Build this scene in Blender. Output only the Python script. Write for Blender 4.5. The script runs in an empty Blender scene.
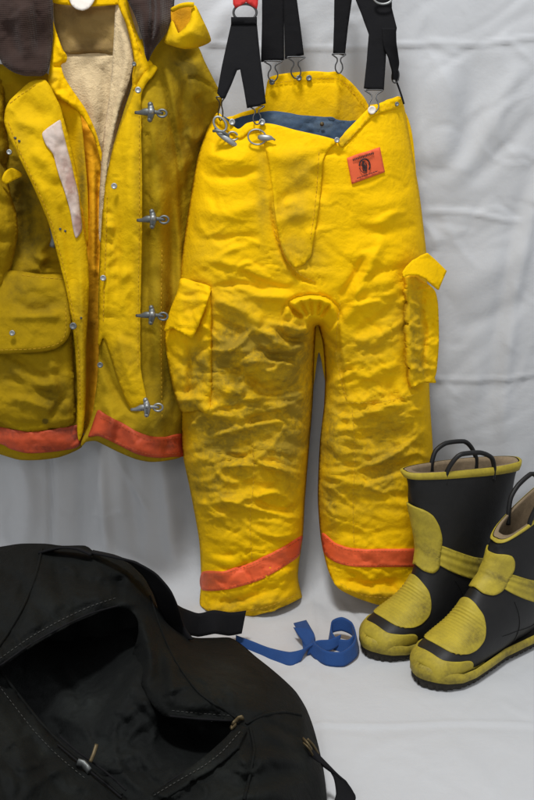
import bpy, math, random
import numpy as np
from mathutils import Vector
from mathutils.geometry import delaunay_2d_cdt

random.seed(7)
scene = bpy.context.scene
COL = scene.collection
R = math.radians

# ------------------------------------------------------------------ camera
CY, CZ, TH, FPX = -1.95, 0.97, R(15.0), 942.0
cd = bpy.data.cameras.new("camera"); cam = bpy.data.objects.new("camera", cd); COL.objects.link(cam)
cam.location = (0, CY, CZ); cam.rotation_euler = (math.pi/2 - TH, 0, 0)
cd.sensor_fit = 'VERTICAL'; cd.sensor_height = 24.0; cd.lens = 24.0*FPX/800.0
cd.clip_start = 0.02; cd.clip_end = 100
scene.camera = cam

def P(px, py, y):
    """point of the plane world-y = y that the photograph shows at (px, py); arrays allowed"""
    a = (np.asarray(px, float)-267)/FPX; b = (400-np.asarray(py, float))/FPX
    dy = math.cos(TH)+b*math.sin(TH); dz = -math.sin(TH)+b*math.cos(TH)
    t = (np.asarray(y, float)-CY)/dy
    return np.stack([a*t, CY+t*dy, CZ+t*dz], -1)
def G(px, py, z=0.0):
    a = (px-267)/FPX; b = (400-py)/FPX
    dy = math.cos(TH)+b*math.sin(TH); dz = -math.sin(TH)+b*math.cos(TH)
    t = (z-CZ)/dz
    return np.array([a*t, CY+t*dy, z])

# ------------------------------------------------------------------ noise
def _h(ix, iy, seed):
    n = (ix.astype(np.int64)*374761393 + iy.astype(np.int64)*668265263 + seed*1442695041) & 0xffffffff
    n = ((n ^ (n >> 13))*1274126177) & 0xffffffff
    return ((n ^ (n >> 16)) & 0xffff)/65535.0*2*np.pi
def perlin(x, y, seed=0):
    x = np.asarray(x, float); y = np.asarray(y, float)
    ix = np.floor(x).astype(int); iy = np.floor(y).astype(int); fx = x-ix; fy = y-iy
    u = fx**3*(fx*(fx*6-15)+10); v = fy**3*(fy*(fy*6-15)+10)
    def g(a, b): 
        h = _h(ix+a, iy+b, seed); return np.cos(h)*(fx-a)+np.sin(h)*(fy-b)
    return (g(0,0)*(1-u)+g(1,0)*u)*(1-v)+(g(0,1)*(1-u)+g(1,1)*u)*v
def fbm(x, y, seed=0, o=4):
    s = 0; a = 1
    for i in range(o):
        s = s+a*perlin(x*2**i, y*2**i, seed+i*17); a *= .5
    return s
def crumple(px, py, sx, sy, ang=0, seed=0, warp=.9, o=3):
    """cloth-like pillows split by sharp valleys, long along x before the turn"""
    c, s = math.cos(R(ang)), math.sin(R(ang))
    x = (px*c+py*s)/sx; y = (-px*s+py*c)/sy
    wx = fbm(x*.7+11, y*.7, seed+90, 2)*warp; wy = fbm(x*.7, y*.7+31, seed+70, 2)*warp
    x = x+wx; y = y+wy
    out = 0; a = 1
    for i in range(o):
        n = perlin(x*1.9**i, y*1.9**i, seed+i*13)
        out = out+a*(np.sqrt(n*n+.0012)*2-.45); a *= .5
    return out

# ------------------------------------------------------------------ outline tools
def spline(pts, closed=True, step=2.0, smooth=True):
    pts = [np.array(p, float) for p in pts]; n = len(pts); out = []
    m = n if closed else n-1
    for i in range(m):
        p1 = pts[i]; p2 = pts[(i+1) % n]
        p0 = pts[(i-1) % n] if (closed or i > 0) else p1
        p3 = pts[(i+2) % n] if (closed or i+2 < n) else p2
        L = np.linalg.norm(p2-p1); k = max(1, int(round(L/step)))
        for j in range(k):
            t = j/k
            if smooth:
                q = .5*((2*p1)+(-p0+p2)*t+(2*p0-5*p1+4*p2-p3)*t*t+(-p0+3*p1-3*p2+p3)*t**3)
                q = q*.75+(p1*(1-t)+p2*t)*.25
            else: q = p1*(1-t)+p2*t
            out.append(q)
    if not closed: out.append(pts[-1])
    return np.array(out)
def dist_poly(x, y, pl, closed=True):
    """distance to a polyline, parameter along it (0..1) and signed side"""
    pl = np.asarray(pl, float); a = pl; b = np.roll(pl, -1, 0)
    if not closed: a = pl[:-1]; b = pl[1:]
    seg = np.linalg.norm(b-a, axis=1)+1e-9; cum = np.concatenate([[0], np.cumsum(seg)]); tot = cum[-1]
    best = np.full(np.shape(x), 1e9); tb = np.zeros(np.shape(x)); sb = np.zeros(np.shape(x))
    for i in range(len(a)):
        d = (b[i]-a[i])/seg[i]
        t = np.clip((x-a[i,0])*d[0]+(y-a[i,1])*d[1], 0, seg[i])
        ex = x-(a[i,0]+d[0]*t); ey = y-(a[i,1]+d[1]*t); q = ex*ex+ey*ey
        m = q < best
        best = np.where(m, q, best); tb = np.where(m, (cum[i]+t)/tot, tb); sb = np.where(m, np.sign(d[0]*ey-d[1]*ex), sb)
    return np.sqrt(best), tb, sb
def inside(x, y, pl):
    c = np.zeros(np.shape(x), bool); n = len(pl); j = n-1
    for i in range(n):
        xi, yi = pl[i]; xj, yj = pl[j]
        if yi != yj:
            c ^= ((yi > y) != (yj > y)) & (x < (xj-xi)*(y-yi)/(yj-yi)+xi)
        j = i
    return c
def creases(px, py, sx, sy, ang=0, seed=0, w=.05):
    c, s = math.cos(R(ang)), math.sin(R(ang))
    x = (px*c+py*s)/sx; y = (-px*s+py*c)/sy
    x = x+fbm(x*.8+5, y*.8, seed+3, 3)*.8; y = y+fbm(x*.8, y*.8+9, seed+5, 3)*.8
    n = perlin(x, y, seed); m = np.clip(perlin(x*.6+40, y*.6, seed+8)*3+.5, 0, 1)
    n2 = perlin(x*1.7+7, y*1.7, seed+21); m2 = np.clip(perlin(x*.8+4, y*.8, seed+28)*3+.4, 0, 1)
    return -(np.exp(-(n/w)**2)*m+.6*np.exp(-(n2/(w*1.4))**2)*m2)+.5*np.exp(-((n-.12)/(w*1.6))**2)*m
class Folds:
    """many short tapered folds with a crisp crest and one slack side, strewn over regions
    region = (cx, cy, rx, ry, count, angle, spread, length, width, height)"""
    def __init__(self, regions, seed):
        rng = np.random.RandomState(seed); self.s = []
        for (cx, cy, rx, ry, n, ang, spr, ln, w, h) in regions:
            for _ in range(n):
                x = cx+rx*(rng.rand()*2-1); y = cy+ry*(rng.rand()*2-1); a = R(ang+spr*rng.randn())
                l = ln*(.5+rng.rand()); b = rng.randn()*.22*l; ww = w*(.55+.9*rng.rand()); hh = h*(.35+.95*rng.rand())*(1 if rng.rand() > .25 else -.8)
                self.s.append((x, y, math.cos(a), math.sin(a), l/2, b, ww, hh, 1 if rng.rand() > .3 else -1))
    def __call__(self, x, y):
        x = np.asarray(x, float); y = np.asarray(y, float); out = np.zeros(x.shape)
        for (cx, cy, c, s, hl, b, w, h, sd) in self.s:
            rad = hl+w*7; m = (np.abs(x-cx) < rad) & (np.abs(y-cy) < rad)
            if not m.any(): continue
            dx = x[m]-cx; dy = y[m]-cy; u = (dx*c+dy*s)/hl; v = -dx*s+dy*c-b*(u*u-.4)
            v = v*sd; tp = np.clip(1-u*u, 0, 1)**.8; wl = w*(.6+.7*tp)
            p = np.where(v > 0, np.exp(-(np.sqrt(v*v+.25)-.5)/wl), np.exp(-(v/(2.6*wl))**2)-.55*np.exp(-((v+1.6*wl)/(1.3*wl))**2))
            out[m] += h*p*tp
        return out
def strokes(x, y, S):
    """hand placed folds: (polyline, width, amplitude[, 'step'])"""
    out = np.zeros(np.shape(x))
    for s in S:
        pl = spline(s[0], False, 6.0); d, t, sd = dist_poly(x, y, pl, False)
        tp = 1-np.abs(2*t-1)**4 if len(s) < 5 else 1
        if len(s) > 3 and s[3] == 'step':
            out = out+s[2]*.5*np.tanh(sd*d/s[1])*np.exp(-(d/(5*s[1]))**2)*tp
        else:
            out = out+s[2]*np.exp(-(d/s[1])**2)*tp
    return out
def tps(ctrl):
    """thin plate interpolation of (px,py,value) control points"""
    c = np.array(ctrl, float); X = c[:, :2]/100.0; v = c[:, 2]; n = len(c)
    def U(r2): return np.where(r2 > 1e-12, .5*r2*np.log(r2+1e-12), 0)
    K = U(((X[:, None]-X[None])**2).sum(-1))+np.eye(n)*1e-3
    Q = np.hstack([np.ones((n, 1)), X]); A = np.block([[K, Q], [Q.T, np.zeros((3, 3))]])
    w = np.linalg.solve(A, np.concatenate([v, np.zeros(3)]))
    def f(px, py):
        px = np.asarray(px, float)/100; py = np.asarray(py, float)/100
        o = w[n]+w[n+1]*px+w[n+2]*py
        for i in range(n): o = o+w[i]*U((px-X[i,0])**2+(py-X[i,1])**2)
        return o
    return f

# ------------------------------------------------------------------ mesh tools
def link(name, verts, faces, mat, parent=None, smooth=True):
    me = bpy.data.meshes.new(name)
    me.from_pydata([tuple(map(float, v)) for v in verts], [], [tuple(int(i) for i in f) for f in faces])
    me.update()
    if smooth: me.polygons.foreach_set('use_smooth', [True]*len(me.polygons))
    if mat: me.materials.append(mat)
    o = bpy.data.objects.new(name, me); COL.objects.link(o)
    if parent is not None:
        o.parent = parent; o.matrix_parent_inverse = Matrix_inv(parent)
    return o
def Matrix_inv(p):
    from mathutils import Matrix
    loc = Vector((0,0,0)); q = p if p.type == 'EMPTY' else None
    while q is not None:
        loc += Vector(q.location) if q.type == 'EMPTY' else Vector((0,0,0)); q = q.parent
    return Matrix.Translation(-loc)
def thing(name, label, cat, loc, group=None):
    o = bpy.data.objects.new(name, None); COL.objects.link(o); o.location = loc; o.empty_display_size = .05
    o['label'] = label; o['category'] = cat
    if group: o['group'] = group
    return o
def attr(o, name, vals):
    a = o.data.attributes.new(name, 'FLOAT', 'POINT'); a.data.foreach_set('value', np.asarray(vals, np.float32))
def solid(o, t, off=-1):
    m = o.modifiers.new('thick', 'SOLIDIFY'); m.thickness = t; m.offset = off; m.use_even_offset = False
    return o
def patch(name, outline, mapf, mat, parent, s=3.0, thick=.003, smooth=True, dirt=None, flip=False, jitter=.25, edge=None):
    """cloth piece: outline in (u,v), meshed inside, sent to space by mapf(u,v)"""
    ol = spline(outline, True, s, smooth)
    x0, y0 = ol.min(0); x1, y1 = ol.max(0)
    gx, gy = np.meshgrid(np.arange(x0, x1+s, s), np.arange(y0, y1+s*.87, s*.87))
    gx = gx+(np.arange(gx.shape[0]) % 2)[:, None]*s*.5
    rng = np.random.RandomState(5); gx = gx+(rng.rand(*gx.shape)-.5)*s*jitter; gy = gy+(rng.rand(*gy.shape)-.5)*s*jitter
    gx = gx.ravel(); gy = gy.ravel()
    k = inside(gx, gy, ol); gx = gx[k]; gy = gy[k]
    if len(gx):
        d, _, _ = dist_poly(gx, gy, ol); k = d > s*.55; gx = gx[k]; gy = gy[k]
    pts = [Vector(p) for p in ol]+[Vector((a, b)) for a, b in zip(gx, gy)]
    n = len(ol); ed = [(i, (i+1) % n) for i in range(n)]
    v, e, f, *_ = delaunay_2d_cdt(pts, ed, [], 1, 1e-5)
    uv = np.array([(q.x, q.y) for q in v])
    xyz = mapf(uv[:, 0], uv[:, 1])
    f = [tuple(t) if flip else tuple(reversed(t)) for t in f]
    o = link(name, xyz, f, mat, parent)
    if thick: solid(o, thick)
    dv = np.zeros(len(uv))
    if dirt is not None: dv = dirt(uv[:, 0], uv[:, 1])
    attr(o, 'dirt', dv)
    if edge:   # wear along the rim
        d, _, _ = dist_poly(uv[:, 0], uv[:, 1], ol); attr(o, 'rim', np.exp(-(d/edge)**2))
    return o
def blobs(B):
    def f(x, y):
        o = np.zeros(np.shape(x))
        for (cx, cy, rx, ry, a) in B: o = o+a*np.exp(-((x-cx)/rx)**2-((y-cy)/ry)**2)
        return o
    return f
def tube(name, pts, r, mat, parent=None, n=10, closed=False, step=None, flat=1.0, rfun=None):
    pts = np.array(pts, float)
    pl = spline(pts, closed, step or max(r*1.2, .0008))
    V = []; F = []; m = len(pl)
    T = np.roll(pl, -1, 0)-np.roll(pl, 1, 0)
    if not closed: T[0] = pl[1]-pl[0]; T[-1] = pl[-1]-pl[-2]
    T /= np.linalg.norm(T, axis=1)[:, None]+1e-12
    up = np.array([0, -1, 0.]) if abs(T[0][1]) < .9 else np.array([1., 0, 0])
    N = np.cross(T[0], up); N /= np.linalg.norm(N)
    for i in range(m):
        N = N-T[i]*np.dot(N, T[i]); N /= np.linalg.norm(N)+1e-12; B = np.cross(T[i], N)
        rr = r*(rfun(i/(m-1)) if rfun else 1)
        for k in range(n):
            a = 2*np.pi*k/n; V.append(pl[i]+rr*(N*math.cos(a)+B*math.sin(a)*flat))
    for i in range(m if closed else m-1):
        for k in range(n):
            a = i*n+k; b = i*n+(k+1) % n; c = ((i+1) % m)*n+(k+1) % n; d = ((i+1) % m)*n+k
            F.append((a, b, c, d))
    if not closed:
        F.append(tuple(range(n-1, -1, -1))); F.append(tuple((m-1)*n+k for k in range(n)))
    return link(name, V, F, mat, parent)
def ribbon(name, centre, wdir, width, mat, parent=None, thick=.0018, step=.004, wf=None, cols=7, cup=0.0):
    """webbing: centre line, the direction across it at every control point, width"""
    c = spline(centre, False, step); w = spline_like(wdir, centre, step)
    w /= np.linalg.norm(w, axis=1)[:, None]
    V = []; F = []; m = len(c)
    for i in range(m):
        ww = width*(wf(i/(m-1)) if wf else 1)
        T = c[min(i+1, m-1)]-c[max(i-1, 0)]; Nn = np.cross(T, w[i]); Nn /= np.linalg.norm(Nn)+1e-12
        for k in range(cols):
            q = k/(cols-1)-.5
            V.append(c[i]+w[i]*ww*q+Nn*cup*(q*q*4-1))
    for i in range(m-1):
        for k in range(cols-1):
            a = i*cols+k; F.append((a, a+1, a+cols+1, a+cols))
    o = link(name, V, F, mat, parent); solid(o, thick, 0); attr(o, 'dirt', np.zeros(len(V)))
    return o
def spline_like(vals, centre, step):
    """interpolate vals with the same sampling that spline() gives centre"""
    centre = [np.array(p, float) for p in centre]; vals = [np.array(v, float) for v in vals]; out = []
    for i in range(len(centre)-1):
        k = max(1, int(round(np.linalg.norm(centre[i+1]-centre[i])/step)))
        for j in range(k):
            t = j/k; t = t*t*(3-2*t); out.append(vals[i]*(1-t)+vals[i+1]*t)
    out.append(vals[-1]); return np.array(out)
def lathe(name, prof, centre, axis, mat, parent=None, n=20):
    """profile [(radius, height)] turned round axis"""
    ax = Vector(axis).normalized(); q = Vector((0, 0, 1)).rotation_difference(ax)
    V = []; F = []
    for (r, h) in prof:
        for k in range(n):
            a = 2*math.pi*k/n; V.append(q @ Vector((r*math.cos(a), r*math.sin(a), h))+Vector(centre))
    for i in range(len(prof)-1):
        for k in range(n):
            F.append((i*n+k, i*n+(k+1) % n, (i+1)*n+(k+1) % n, (i+1)*n+k))
    F.append(tuple(range(n-1, -1, -1))); F.append(tuple((len(prof)-1)*n+k for k in range(n)))
    return link(name, V, F, mat, parent)
def snap(px, py, y, mat, parent, r=.0055, name='snap_button'):
    p = P(px, py, y)
    return lathe(name, [(r, -.002), (r, .0006), (r*.9, .0012), (r*.62, .0013), (r*.55, .0008), (.0003, .0009)], p, (0, -1, .15), mat, parent, 18)
def stitch(name, pl, mapf, mat, parent, dash=3.2, gap=1.5, w=.34, lift=.0002):
    """a run of thread dashes lying on the cloth"""
    c = spline(pl, False, .8); seg = np.linalg.norm(np.diff(c, axis=0), axis=1); cum = np.concatenate([[0], np.cumsum(seg)])
    V = []; F = []; t = 0
    while t+dash < cum[-1]:
        p = [np.array([np.interp(q, cum, c[:, 0]), np.interp(q, cum, c[:, 1])]) for q in (t, t+dash/2, t+dash)]
        d = (p[2]-p[0]); d /= np.linalg.norm(d)+1e-9; nn = np.array([-d[1], d[0]])*w*.5
        b = len(V)
        for q in p:
            for sgn in (-1, 1): V.append(q+nn*sgn)
        F += [(b, b+1, b+3, b+2), (b+2, b+3, b+5, b+4)]; t += dash+gap
    V = np.array(V); xyz = mapf(V[:, 0], V[:, 1]); xyz[:, 1] -= lift
    o = link(name, xyz, F, mat, parent); solid(o, .0005, 0); return o

# ------------------------------------------------------------------ materials
def mat(name, col, rough=.8, metal=0, dirtcol=None, base_dirt=.0, dirt_noise=6, var=.1, bumps=(), sheen=0, coat=0, spec=.5, weave=0, trans=0):
    m = bpy.data.materials.new(name); m.use_nodes = True; nt = m.node_tree; N = nt.nodes; L = nt.links
    b = N['Principled BSDF']; b.inputs['Roughness'].default_value = rough; b.inputs['Metallic'].default_value = metal
    b.inputs['Specular IOR Level'].default_value = spec
    if sheen: b.inputs['Sheen Weight'].default_value = sheen; b.inputs['Sheen Roughness'].default_value = .5
    if coat: b.inputs['Coat Weight'].default_value = coat; b.inputs['Coat Roughness'].default_value = .3
    tc = N.new('ShaderNodeTexCoord')
    def noise(sc, det=5, rgh=.6, dist=0, off=(0,0,0), stretch=None):
        src = tc.outputs['Object']
        if stretch:
            mp = N.new('ShaderNodeMapping'); mp.inputs['Scale'].default_value = stretch; L.new(src, mp.inputs[0]); src = mp.outputs[0]
        t = N.new('ShaderNodeTexNoise'); t.inputs['Scale'].default_value = sc; t.inputs['Detail'].default_value = det
        t.inputs['Roughness'].default_value = rgh; t.inputs['Distortion'].default_value = dist; L.new(src, t.inputs['Vector']); return t.outputs['Fac']
    def math_(op, a, b_=None, clamp=False):
        n = N.new('ShaderNodeMath'); n.operation = op; n.use_clamp = clamp
        for i, v in enumerate((a, b_)):
            if v is None: continue
            if isinstance(v, (int, float)): n.inputs[i].default_value = v
            else: L.new(v, n.inputs[i])
        return n.outputs[0]
    def mix(f, c1, c2, mode='MIX'):
        n = N.new('ShaderNodeMix'); n.data_type = 'RGBA'; n.blend_type = mode
        if isinstance(f, (int, float)): n.inputs[0].default_value = f
        else: L.new(f, n.inputs[0])
        for i, c in ((6, c1), (7, c2)):
            if isinstance(c, tuple): n.inputs[i].default_value = (*c[:3], 1)
            else: L.new(c, n.inputs[i])
        return n.outputs[2]
    v = noise(9, 6, .65); v2 = noise(70, 4, .6)
    f = math_('ADD', math_('MULTIPLY', math_('SUBTRACT', v, .5), 2.2*var), math_('MULTIPLY', math_('SUBTRACT', v2, .5), 1.2*var))
    hs = N.new('ShaderNodeHueSaturation'); hs.inputs['Color'].default_value = (*col, 1)
    L.new(math_('ADD', f, 1.0), hs.inputs['Value'])
    c = hs.outputs[0]
    if dirtcol:
        at = N.new('ShaderNodeAttribute'); at.attribute_name = 'dirt'
        n1 = noise(dirt_noise, 8, .68, .4); n2 = noise(dirt_noise*7, 5, .7)
        nn = math_('ADD', math_('MULTIPLY', n1, .75), math_('MULTIPLY', n2, .35))
        d = math_('ADD', at.outputs['Fac'], base_dirt)
        d = math_('MULTIPLY', d, math_('MULTIPLY', math_('SUBTRACT', nn, .28, True), 2.6), True)
        c = mix(math_('MINIMUM', math_('POWER', d, 1.25), .82), c, dirtcol)
    L.new(c, b.inputs['Base Color'])
    prev = None
    for (sc, dist, st, *rest) in bumps:
        h = noise(sc, 5, .6, rest[0] if rest else 0, stretch=rest[1] if len(rest) > 1 else None)
        bp = N.new('ShaderNodeBump'); bp.inputs['Distance'].default_value = dist; bp.inputs['Strength'].default_value = st
        L.new(h, bp.inputs['Height'])
        if prev: L.new(prev, bp.inputs['Normal'])
        prev = bp.outputs[0]
    if weave:
        for d in ('X', 'Z'):
            wv = N.new('ShaderNodeTexWave'); wv.bands_direction = d; wv.inputs['Scale'].default_value = weave
            wv.inputs['Distortion'].default_value = 1.5; wv.inputs['Detail'].default_value = 2; L.new(tc.outputs['Object'], wv.inputs['Vector'])
            bp = N.new('ShaderNodeBump'); bp.inputs['Distance'].default_value = .0006; bp.inputs['Strength'].default_value = .5
            L.new(wv.outputs['Fac'], bp.inputs['Height'])
            if prev: L.new(prev, bp.inputs['Normal'])
            prev = bp.outputs[0]
    if prev: L.new(prev, b.inputs['Normal'])
    return m
CL = ((35, .004, .55, .6), (160, .0016, .5), (700, .0006, .5))
M = {}
M['yellow'] = mat('yellow_canvas', (.96, .565, .0), .82, dirtcol=(.19, .140, .025), base_dirt=.15, dirt_noise=9, var=.12, bumps=CL, spec=.08)
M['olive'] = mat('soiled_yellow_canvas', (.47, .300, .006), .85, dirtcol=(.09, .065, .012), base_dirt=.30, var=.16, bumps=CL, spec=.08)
M['amber'] = mat('amber_lining_canvas', (.85, .40, .004), .8, dirtcol=(.35, .16, .01), base_dirt=.15, var=.15, bumps=CL, spec=.25)
M['brightcoat'] = mat('yellow_coat_facing', (.78, .48, .002), .82, dirtcol=(.20, .13, .015), base_dirt=.22, var=.12, bumps=CL, spec=.08)
M['orange'] = mat('orange_reflective_tape', (1.0, .145, .04), .6, dirtcol=(.35, .08, .02), base_dirt=.15, dirt_noise=12, var=.1, bumps=((60, .002, .4, .5), (600, .0004, .4)), spec=.35)
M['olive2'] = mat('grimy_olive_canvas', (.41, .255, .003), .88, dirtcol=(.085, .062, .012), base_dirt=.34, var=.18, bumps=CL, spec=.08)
M['orange2'] = mat('soiled_orange_tape', (.64, .085, .022), .6, dirtcol=(.10, .025, .015), base_dirt=.42, dirt_noise=14, var=.15, bumps=((60, .002, .4, .5), (600, .0004, .4)), spec=.3)
M['cord'] = mat('brown_corduroy', (.035, .020, .016), .95, dirtcol=(.075, .048, .036), base_dirt=.25, dirt_noise=14, var=.3, bumps=((120, .0015, .5), ), spec=.1, weave=95, sheen=.15)
M['pile'] = mat('tan_pile_lining', (.74, .58, .34), .95, dirtcol=(.36, .25, .12), base_dirt=.22, dirt_noise=9, var=.25, bumps=((90, .004, .7), (380, .002, .8)), spec=.1, sheen=.1)
M['satin'] = mat('tan_neck_facing', (.36, .24, .075), .75, dirtcol=(.15, .09, .03), base_dirt=.4, dirt_noise=8, var=.2, bumps=CL, spec=.3)
M['denim'] = mat('blue_denim', (.030, .062, .115), .85, dirtcol=(.11, .15, .19), base_dirt=.35, dirt_noise=20, var=.25, bumps=((50, .003, .5, .4), (500, .0008, .6)), spec=.2, sheen=.05)
M['label'] = mat('worn_white_label', (.70, .60, .52), .75, dirtcol=(.40, .22, .18), base_dirt=.45, dirt_noise=18, var=.1, bumps=((80, .002, .4), ))
M['othread'] = mat('rust_thread', (.45, .10, .03), .8, var=.2)
M['tag'] = mat('white_tag', (.72, .66, .58), .7, var=.1, bumps=((80, .002, .4), ))
M['patch'] = mat('orange_patch', (.84, .135, .045), .7, dirtcol=(.45, .08, .03), base_dirt=.15, var=.06, bumps=((500, .0005, .4), ), spec=.3)
M['ink'] = mat('black_ink', (.04, .012, .01), .7, var=.05)
M['thread'] = mat('yellow_thread', (.62, .36, .008), .8, var=.15)
M['black'] = mat('black_webbing', (.006, .006, .007), .85, dirtcol=(.02, .018, .017), base_dirt=.2, dirt_noise=30, var=.2, bumps=((300, .0008, .5), ), spec=.15)
M['red'] = mat('red_leather', (.62, .02, .015), .5, var=.1, bumps=((200, .0006, .4), ))
M['metal'] = mat('worn_nickel', (.34, .35, .34), .5, .8, var=.25, bumps=((150, .0006, .35), ))
M['darkmetal'] = mat('tarnished_steel', (.17, .18, .175), .5, .8, var=.3, bumps=((180, .0008, .4), ))
M['wire'] = mat('dark_wire', (.09, .09, .09), .4, .8, var=.2)
M['brass'] = mat('aged_brass', (.12, .09, .045), .55, .7, var=.3, bumps=((200, .0006, .4), ))
M['bag'] = mat('black_green_canvas', (.0026, .0031, .0028), .78, dirtcol=(.026, .030, .026), base_dirt=.13, dirt_noise=11, var=.45, bumps=((28, .006, .5, .8), (140, .002, .5), (700, .0005, .4)), spec=.15)
M['bagin'] = mat('black_canvas_inside', (.0030, .0036, .0034), .78, dirtcol=(.028, .032, .030), base_dirt=.17, dirt_noise=10, var=.4, bumps=((28, .006, .5, .8), (140, .002, .5)), spec=.15)
M['blue'] = mat('blue_webbing', (.010, .055, .20), .8, dirtcol=(.02, .03, .06), base_dirt=.15, dirt_noise=30, var=.2, bumps=((350, .001, .6), ), spec=.35, sheen=.1)
M['rubber'] = mat('black_rubber', (.0085, .0085, .0085), .5, dirtcol=(.06, .055, .05), base_dirt=.12, dirt_noise=18, var=.3, bumps=((40, .002, .3, .3), (300, .0005, .3)), spec=.3)
M['sole'] = mat('black_sole_rubber', (.012, .011, .010), .75, dirtcol=(.06, .05, .035), base_dirt=.25, dirt_noise=30, var=.3, bumps=((200, .001, .5), ), spec=.3)
M['yrub'] = mat('dull_yellow_rubber', (.54, .42, .035), .6, dirtcol=(.09, .07, .02), base_dirt=.42, dirt_noise=26, var=.15, bumps=((60, .001, .3), (400, .0005, .4)), spec=.35)
M['bootlin'] = mat('tan_boot_lining', (.30, .22, .13), .95, dirtcol=(.10, .07, .04), base_dirt=.4, dirt_noise=25, var=.25, bumps=((300, .001, .6), ))
M['sheet'] = mat('white_cotton_sheet', (.53, .54, .55), .85, dirtcol=(.50, .46, .42), base_dirt=.0, dirt_noise=4, var=.025, bumps=((6, .012, .25, .6), (45, .0022, .25, .5), (900, .0003, .4)), spec=.2)
# ================================================================== THE SETTING: white sheet down a wall and over the floor
def build_sheet():
    s = .006; RAD = .10
    xs = np.arange(-1.15, 1.15+s, s)
    zt = 1.85
    # arc-length coordinate q: 0 at top of wall; wall, quarter round, floor
    Lw = zt-RAD; La = RAD*np.pi/2; Lf = 1.35
    q = np.concatenate([np.arange(0, Lw+La+Lf, s)])
    X, Q = np.meshgrid(xs, q)
    Y = np.zeros_like(X); Z = np.zeros_like(X); NY = np.zeros_like(X); NZ = np.zeros_like(X)
    w = Q <= Lw; a = (Q > Lw) & (Q <= Lw+La); f = Q > Lw+La
    Y[w] = .03; Z[w] = zt-Q[w]; NY[w] = -1
    an = (Q[a]-Lw)/RAD; Y[a] = .03-RAD+RAD*np.cos(an); Z[a] = RAD-RAD*np.sin(an); NY[a] = -np.cos(an); NZ[a] = np.sin(an)
    Y[f] = .03-RAD-(Q[f]-Lw-La); Z[f] = 0; NZ[f] = 1
    # photo coordinates of every point, for folds that stand where the photograph shows them
    dY = Y-CY; dZ = Z-CZ
    dep = dY*math.cos(TH)-dZ*math.sin(TH); upc = dY*math.sin(TH)+dZ*math.cos(TH)
    px = 267+FPX*X/dep; py = 400-FPX*upc/dep
    wall = np.clip((Z-.0)/.12, 0, 1); floor = 1-wall
    D = np.zeros_like(X)
    # hanging folds and slack on the wall
    D += wall*(.010*fbm(X*2.2+3, Z*.9, 5, 3)+.006*fbm(X*6, Z*1.3+4, 9, 3))
    D += wall*.0035*crumple(px, py, 120, 60, -35, 3, .8, 2)
    D += floor*(.0022*fbm(X*5, Y*5, 15, 3)+.0014*crumple(px, py, 90, 50, 20, 7, .8, 2))
    S = [ # ironed-in storage creases (ridge) and slack folds of the hanging sheet
        ([(392,46),(440,43),(480,44),(534,38),(600,34)], 1.8, .0035, 'g', 1), ([(392,52),(440,49),(480,50),(534,44),(600,40)], 5, -.0012, 'g', 1),
        ([(150,40),(215,44),(240,46),(330,48),(392,46)], 2.2, .003, 'g', 1),
        ([(418,212),(440,211),(470,213),(490,217),(510,221),(534,219)], 2.2, .0035), ([(418,206),(440,205),(470,207),(534,213)], 5, -.0015),
        ([(430,379),(460,380),(500,379),(534,374),(600,368)], 1.8, .0032, 'g', 1), ([(430,384),(460,386),(500,385),(534,380),(600,374)], 5, -.0012, 'g', 1),
        ([(150,512),(80,516),(0,520)], 2.0, .002, 'g', 1),
        ([(560,150),(534,205),(515,290),(505,370),(500,440)], 7, .008), ([(545,150),(520,205),(503,290),(493,370),(488,440)], 9, -.006),
        ([(440,60),(447,110),(440,170)], 20, .012), ([(478,50),(470,110),(462,170)], 16, -.007), ([(520,60),(500,110),(470,160),(445,190)], 9, .006),
        ([(534,110),(505,150),(470,185)], 8, -.005), ([(534,250),(490,270),(450,300)], 14, .006), ([(534,290),(495,315),(455,330)], 9, -.005),
        ([(450,400),(452,430),(458,470)], 9, .005), ([(500,390),(505,440),(512,500)], 12, .006),
        ([(100,445),(103,500),(108,560)], 6, .020), ([(84,445),(84,500),(82,560)], 8, -.012), ([(125,445),(132,500),(140,560)], 8, -.013), ([(112,450),(135,490),(150,512)], 3, .006),
        ([(20,445),(28,500),(24,560)], 10, .016), ([(50,445),(51,500),(50,560)], 3, -.010), ([(160,445),(168,500),(176,570)], 8, .016), ([(180,440),(190,500),(192,560)], 8, -.006),
        ([(310,380),(312,440),(311,520),(309,570)], 7, .004),
        ([(232,0),(205,50),(215,85)], 12, .010),
        # creases on the floor
        ([(205,723),(300,724),(380,725),(460,722),(534,724)], 1.8, .0026, 'g', 1), ([(205,728),(300,729),(380,730),(460,727),(534,729)], 4, -.0012, 'g', 1),
        ([(306,560),(312,610),(318,660),(324,720),(330,800)], 2.0, .0022, 'g', 1), ([(300,600),(306,660),(312,720),(316,800)], 5, -.0012, 'g', 1),
        ([(330,590),(345,610),(365,628)], 3, .003), ([(318,600),(338,622),(352,640)], 6, -.002),
        ([(440,740),(470,765),(500,800)], 9, .0025), ([(350,760),(380,745),(420,738)], 7, .002), ([(500,700),(520,712),(534,716)], 4, .002),
        ([(225,640),(260,655),(300,658)], 6, .0022),
    ]
    D += strokes(px, py, S)
    D += Folds([(470,120,70,110,26,60,40,60,2.2,.0026),(470,300,70,110,22,80,40,60,2.2,.0026),(300,60,200,60,14,80,40,60,2.2,.0022),(100,500,110,50,22,85,22,60,3.5,.0024),(310,450,12,120,10,88,10,50,2.5,.002),(400,730,150,70,26,10,60,60,2.4,.0013),(300,640,90,40,16,20,60,40,2.2,.0014),(470,470,50,90,14,85,30,60,3,.0016)], 12)(px, py)
    Y += NY*D; Z += NZ*D
    # the floor part may not dip under itself
    n = X.shape; V = np.stack([X, Y, Z], -1).reshape(-1, 3)
    idx = np.arange(n[0]*n[1]).reshape(n)
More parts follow.
